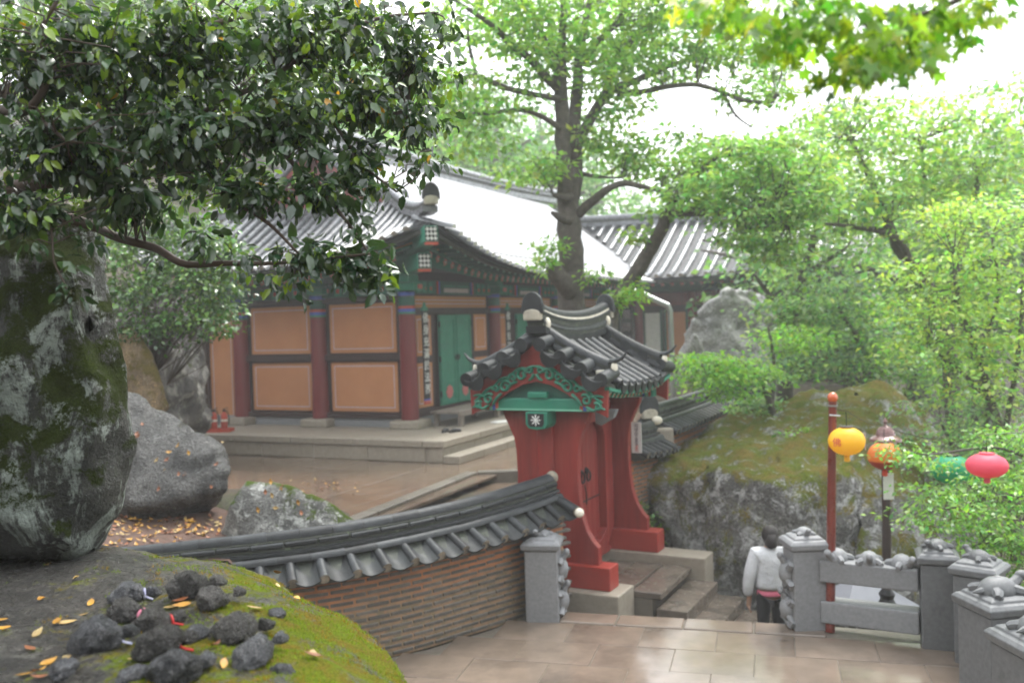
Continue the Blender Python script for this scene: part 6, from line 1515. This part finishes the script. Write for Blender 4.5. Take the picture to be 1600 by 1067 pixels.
# bright branch reaching in at the top right, from a tree standing outside the picture
side_tree('maple_tree', 'bright fresh maple branch reaching in along the top edge', [blob(1380,55,70,40,2.150,0.130), blob(1300,30,70,30,2.150,0.130), blob(1450,30,60,30,2.187,0.111), blob(1200,20,70,22,2.224,0.130), blob(1340,105,45,18,2.113,0.093), blob(1400,100,40,25,2.113,0.093), blob(1515,25,30,22,2.187,0.074), blob(1110,10,60,16,2.261,0.1), blob(1490,75,14,16,2.150,0.044), blob(1250,60,35,18,2.187,0.074), blob(1170,50,22,14,2.224,0.056), blob(1750,-150,110,50,2.1,.12), blob(2050,-300,140,60,2.0,.16), blob(2500,-400,180,70,1.9,.2)], Vector((3.8, 1.0, .02)),
  [[(6310,5575,1.0,135),(5800,1200,1.05,110),(4700,-600,1.2,72),(3000,-500,1.7,34),(2100,-250,2.0,18),(1700,-90,2.150,9),(1540,-20,2.187,5),(1430,25,2.150,3.5),(1330,10,2.150,2.5),(1200,-10,2.224,2),(1080,-12,2.298,1.5)],[(1540,-20,2.187,4),(1500,20,2.187,2),(1520,40,2.187,1)],[(1270,0,2.150,2),(1310,40,2.150,1.8),(1340,75,2.131,1.2)],[(1330,10,2.150,2.5),(1360,50,2.150,2),(1390,80,2.113,1.2)]], 340, 8, .036, [(.20,.30,.03),(.12,.22,.03),(.24,.33,.035),(.08,.16,.025)], .030, .6, tmpl='maple', mat='leaf_mid', r0=.0016, width=.8, tilt=1.0, frac=.7, droop=1.3)
# shrubs on and round the boulder and far wall
def shrub(label, blobs, base, ncl, per, size, cols, cr=.12, flat=.5, mat='leaf_mid', group='shrubs', tmpl='kite', width=.5, frac=.5):
    t = empty('shrub', base, 0, label, 'shrub', group); o0 = np.array(base); cl = in_blobs(blobs, ncl) - o0
    foliage('foliage', t, cl, per, cr, flat, size, width, cols, tmpl, M[mat]); twigs(t, cl[::3], [(Vector((random.uniform(-.1, .1), random.uniform(-.1, .1), k * .12)), .01) for k in range(5)], frac, .008, M['twig'], 'stems'); return t
shrub('low leafy shrub at the end of the far tiled wall on the boulder', [blob(1190,638,42,16,17.4,.5), blob(1170,650,22,10,17,.3)], P(1190,655,17.4), 70, 12, .10, G3 + G1)
shrub('small fern-like tuft growing from the top of the huge boulder', [blob(1245,680,20,8,15.2,.2), blob(1275,700,16,8,15,.2)], P(1255,700,15.2), 26, 10, .085, [(.14,.26,.04)], .08)
shrub('leafy weeds in the shadow between gate and boulder', [blob(1010,830,16,30,13.9,.25), blob(1000,800,10,14,14,.2)], P(1008,880,13.9), 40, 10, .07, [(.06,.13,.03),(.09,.17,.03)], .07)
# evergreen shrub left of the hall
b_ = P(250, 640, 13.6); shrub('dense dark evergreen shrub hanging left of the hall, above the ochre rock', [blob(270,470,80,60,13.4,.7), blob(330,440,50,55,13.4,.6), blob(210,420,60,60,13.6,.7), blob(300,380,60,40,13.8,.7), blob(340,500,36,35,13.2,.5), blob(220,350,60,50,14,.7), blob(360,400,26,30,13.4,.4), blob(245,520,45,28,13.3,.5)], b_, 620, 14, .068, [(.075,.17,.03),(.055,.125,.028),(.12,.23,.035),(.035,.085,.022)], .11, .6, 'leaf_gloss', tmpl='fold', width=.75)

# --- camellia close by at the left
cam_l = [[(-420,900,4.3,60),(-330,500,4.1,50),(-230,260,3.8,38),(-110,180,3.5,22),(0,172,3.3,9),(45,170,3.2,7),(75,120,3.15,5),(60,60,3.1,4),(90,0,3.1,3)], [(45,170,3.2,4),(80,200,3.1,3),(105,222,3.1,2)],
 [(-230,260,3.8,26),(-60,300,3.6,15),(60,285,3.5,12),(150,270,3.5,9),(240,225,3.5,7),(340,215,3.5,6),(420,215,3.5,5),(520,190,3.6,4),(640,175,3.7,3)], [(60,330,3.6,10),(143,353,3.55,8),(180,370,3.5,7.5),(242,387,3.45,6.5),(287,412,3.4,6),(350,412,3.4,5),(420,412,3.35,3.5),(500,405,3.3,2.5),(590,395,3.3,2)],
 [(-60,300,3.6,10),(60,330,3.6,9)], [(240,225,3.5,6),(330,170,3.45,5),(420,125,3.5,4.5),(500,70,3.6,4),(590,30,3.7,3),(680,20,3.8,2)], [(420,215,3.5,4),(470,270,3.45,3.5),(520,320,3.4,3),(560,370,3.35,2),(590,420,3.3,1.5)], [(150,270,3.5,6),(180,180,3.4,5),(230,110,3.4,4),(300,50,3.4,3),(360,-10,3.4,2)],
 [(300,220,3.5,4),(350,300,3.4,3.5),(420,350,3.35,3),(470,400,3.3,2)], [(60,300,3.4,3),(80,360,3.2,2),(85,410,3.15,1.5),(105,450,3.1,1)], [(520,190,3.6,3),(570,260,3.6,2.5),(620,300,3.6,1.5)]]
T, o0, allp = limb_tree('camellia_tree', 'dark glossy-leaved evergreen tree reaching in from the upper left', P(-420, 1000, 4.3), cam_l, mat=M['twig'])
CB = [blob(100,80,170,95,3.3,.35), blob(300,70,180,85,3.4,.35), blob(500,50,140,65,3.55,.3), blob(90,230,150,75,3.25,.3), blob(280,210,160,85,3.35,.3), blob(440,190,110,70,3.45,.28), blob(570,150,80,65,3.6,.25), blob(640,90,50,65,3.75,.2), blob(650,190,38,55,3.75,.2), blob(390,300,70,32,3.35,.2), blob(500,290,45,34,3.4,.2), blob(555,345,28,26,3.35,.13), blob(470,395,60,14,3.3,.12), blob(595,290,18,24,3.5,.12), blob(545,405,36,12,3.3,.1), blob(50,330,70,28,3.2,.2), blob(200,310,90,32,3.4,.22), blob(560,250,60,40,3.6,.2)]
cl = in_blobs(CB, 1650, .25, .50)
hang = np.array([P(*q) for q in ((40,375,3.15),(45,385,3.12),(130,365,3.15),(150,380,3.2),(105,452,3.05),(108,458,3.05),(95,415,3.1),(180,330,3.25),(175,345,3.25),(600,432,3.25),(520,440,3.25),(430,430,3.25),(400,425,3.3),(570,415,3.3),(250,400,3.4),(665,255,3.6),(640,280,3.6),(590,455,3.2))])
spr = np.array([P(x + random.gauss(0, 11), y + random.gauss(0, 11), Y + random.gauss(0, .08)) for x, y, Y in ((690,60,3.8),(700,120,3.8),(695,200,3.75),(680,250,3.7),(600,400,3.35),(590,435,3.3),(540,430,3.3),(480,440,3.3),(430,445,3.3),(380,400,3.4),(330,380,3.4),(700,30,3.85)) for _ in range(4)])
cl = np.concatenate([cl, hang, spr]); n = len(cl); per = 7; N = n * per
off = rng.normal(size=(N, 3)) * .024; c = np.repeat(cl, per, 0) + off
ax = off / .024 * .8 + rng.normal(size=(N, 3)) * .5; ax[:, 2] -= 1.0
nr = rng.normal(size=(N, 3)) * .7 + np.array([0, -.5, .75])
young = np.repeat(rng.random(n) < .16 + .22 * (cl[:, 2] > 4.25), per); 
dark = np.array([(.025,.060,.020),(.034,.075,.023),(.018,.046,.018),(.046,.092,.026)])[rng.choice(4, N)]; fresh = np.array([(.14,.24,.02),(.10,.19,.02),(.19,.28,.03)])[rng.choice(3, N)]
col = np.where(young[:, None], fresh, dark) * (1 + .25 * rng.normal(size=(N, 1))).clip(.5, 1.7)
odd = rng.random(N) < .004; col[odd] = (.55, .28, .02)
s = (.046 * (1 + .30 * rng.normal(size=N))).clip(.024, .08); s[young] *= .8
near = np.argsort(np.linalg.norm(c - np.array(CAM), axis=1))[:1200]
# the largest leaves in view become single parts
scr = []
for i in near:
    v = Vector(c[i]) - CAM; Yd = v.dot(_f); sx = 800 + FPX * v.dot(RV) / Yd; sy = 533.5 - FPX * v.dot(UV) / Yd
    if -10 < sx < 700 and -10 < sy < 480: scr.append(i)
one = np.array(scr[:300]); keep = np.ones(N, bool); keep[one] = False
me = leaf_mesh('foliage', 'fold', (c - np.array(o0))[keep], ax[keep], nr[keep], s[keep], .60, col[keep], M['leaf_gloss']); fo = bpy.data.objects.new('foliage', me); link(fo, T); fo['kind'] = 'stuff'
var = []
for k, cc in enumerate(((.020,.050,.018),(.030,.068,.022),(.022,.055,.026),(.12,.21,.02),(.18,.27,.03))):
    var.append(leaf_mesh('leaf', 'fold', np.zeros((1, 3)), np.array([[0, 1., 0]]), np.array([[0, 0, 1.]]), np.array([1.0]), .60, np.array([cc]), M['leaf_gloss']))
for i in one:
    me = var[(3 + int(i) % 2) if young[i] else int(i) % 3]
    Mx = frame(Vector(c[i]) - o0, Vector(ax[i]), Vector(nr[i])); inst('leaf', me, T, Mx @ Matrix.Diagonal((s[i], s[i], s[i], 1)))
twigs(T, (cl - np.array(o0))[::2], allp, .8, .0032, M['twig'], 'twigs', .12)
# evergreen crown just behind it, leaf tints lightened to read as lit
base = Vector((-6.2, 6.5, .5))
limbs = [[(-700,900,6.5,40),(-500,500,6.5,34),(-250,250,6.4,22),(0,150,6.3,12),(200,80,6.2,7),(400,20,6.2,4)], [(0,150,6.3,8),(200,240,6.2,6),(380,260,6.1,3)]]
T, o0, allp = limb_tree('camellia_tree', 'second evergreen crown, lighter leaves showing through behind the dark glossy ones', base, limbs, mat=M['twig'])
CB = [blob(330,40,260,60,6.4,.6), blob(80,60,200,80,6.5,.6), blob(80,220,170,80,6.3,.5), blob(280,170,170,70,6.3,.5), blob(470,110,110,60,6.3,.4), blob(560,40,80,40,6.3,.4), blob(330,290,110,40,6.2,.4), blob(120,320,100,40,6.2,.4)]
cl = in_blobs(CB, 560, .3, .55) - np.array(o0)
foliage('crown', T, cl, 12, .075, .7, .075, .5, [(.10,.20,.025),(.15,.27,.03),(.06,.13,.025),(.19,.31,.035)], 'fold', M['leaf_gloss'], tilt=.8); twigs(T, cl[::3], allp, .5, .006, M['twig'])

# --- trees on the hillside behind, fading into the mist
def hill_tree(px, py, Y, h, w, cols, label, conifer=False, ncl=110):
    p = P(px, py, Y); x, y = p.x, p.y; z = float(gz(x, y)) - .2
    t = empty('hill_tree', (x, y, z), random.uniform(0, 6), label, 'tree', 'misty trees on the hillside')
    b = MB(); lean = random.uniform(-.06, .06) * h
    b.tube([(0, 0, 0), (lean * .3, 0, h * .3), (lean, 0, h * .62), (lean * 1.2, .1, h * .9)], [w * .055, w * .045, w * .03, w * .01], 7)
    for k in range(6):
        a = random.uniform(0, 2 * pi); zz = h * random.uniform(.35, .75); b.tube([(lean * .6, 0, zz), (lean * .6 + cos(a) * w * .25, sin(a) * w * .25, zz + h * .08), (lean + cos(a) * w * .42, sin(a) * w * .42, zz + h * .12)], [w * .022, w * .014, w * .006], 5)
    b.build('trunk', M['bark'], t, smooth=True, recalc=False)
    bl = [(np.array([lean + random.uniform(-.22, .22) * w, random.uniform(-.22, .22) * w, h * random.uniform(.45, .9)]), np.array([w * random.uniform(.22, .36), w * random.uniform(.22, .36), h * random.uniform(.08, .15)])) for _ in range(9)]
    cl = in_blobs(bl, ncl); foliage('crown', t, cl, 14, w * .07, .5, w * .042, .6, cols, 'kite', M['leaf_soft'])
random.seed(21)
HC = [[(.07,.14,.05),(.09,.17,.06)], [(.11,.20,.05),(.14,.24,.06)], [(.05,.105,.045),(.07,.13,.05)], [(.13,.10,.07),(.10,.13,.05)]]
LB = ['pale green rounded tree in the mist', 'bright spring-green tree in the mist', 'dark evergreen tree in the mist', 'brownish budding tree in the mist']
names = ['above the hall ridge', 'left of the courtyard tree', 'between the two hall roofs', 'high on the slope', 'behind the far hall', 'at the far right', 'above the far roof', 'over the left shoulder of the ridge']
k = 0
hl = [(560,300,44,9,7),(640,300,46,10,7.5),(700,300,42,8,6.5),(760,300,48,11,8),(820,310,45,9,7),(480,280,46,10,8),(600,250,58,12,9),(690,240,62,12,9),(770,240,60,13,10),(850,250,64,12,9),(540,230,62,13,10),(450,220,60,12,9),(400,250,48,10,8),(320,250,46,10,8),(250,240,50,11,9),(160,240,50,11,9),(60,240,52,12,9),
      (640,170,80,14,11),(740,170,84,14,12),(820,180,86,13,11),(540,160,84,14,12),(430,150,84,14,12),(300,150,80,14,12),(150,150,80,14,12),(880,280,55,10,8),(930,290,60,10,8),
      (1000,330,52,7,8),(1090,330,50,7,8),(1180,340,46,8,8),(1260,340,44,9,8),(1340,330,42,10,8),(1430,330,40,10,8),(1530,320,40,11,9),(1620,320,38,11,9),(1570,300,52,15,10),(1640,300,50,16,10),(1480,320,54,12,9),(1390,330,56,11,9),(1290,330,58,9,9),(1150,330,62,8,9),(1050,330,64,8,9),(1230,520,31,7,6),(1330,540,29,7,6),(1430,540,28,8,6.5),(1530,540,27,8,6.5),(1620,540,26,8,6.5)]
for (px, py, Y, h, w) in hl:
    c = k % 3 if px < 980 else (k * 2) % 2
    if k in (7,): c = 3
    side = 'left' if px < 500 else ('middle' if px < 980 else 'right'); depth = 'farthest row' if Y > 70 else ('middle row' if Y > 49 else 'front row')
    cnt = ('first', 'second', 'third', 'fourth', 'fifth', 'sixth', 'seventh', 'eighth', 'ninth', 'tenth', 'eleventh', 'twelfth')[sum(1 for q in hl[:k] if (q[2] > 70) == (Y > 70) and (q[2] > 49) == (Y > 49) and (('left' if q[0] < 500 else ('middle' if q[0] < 980 else 'right')) == side))]
    hill_tree(px, py, Y, h, w, HC[c], LB[c] + ', %s of the %s, %s of the hillside' % (cnt, depth, side)); k += 1

# ------------------------------------------------------------------ mist
hz = MB(); hz.span(-91, 91, -29, 141, -3.2, 40)
ho = hz.build('haze', []) if False else None
me = bpy.data.meshes.new('haze'); me.from_pydata(hz.v, [], hz.f); hm = bpy.data.materials.new('mist'); hm.use_nodes = True; nt = hm.node_tree; nt.nodes.clear()
out = nt.nodes.new('ShaderNodeOutputMaterial'); pv = nt.nodes.new('ShaderNodeVolumePrincipled'); pv.inputs['Color'].default_value = (.97, .985, 1, 1); pv.inputs['Density'].default_value = .0021; pv.inputs['Anisotropy'].default_value = .1
nt.links.new(pv.outputs[0], out.inputs['Volume']); me.materials.append(hm); tag(link(bpy.data.objects.new('haze', me)), kind='stuff')
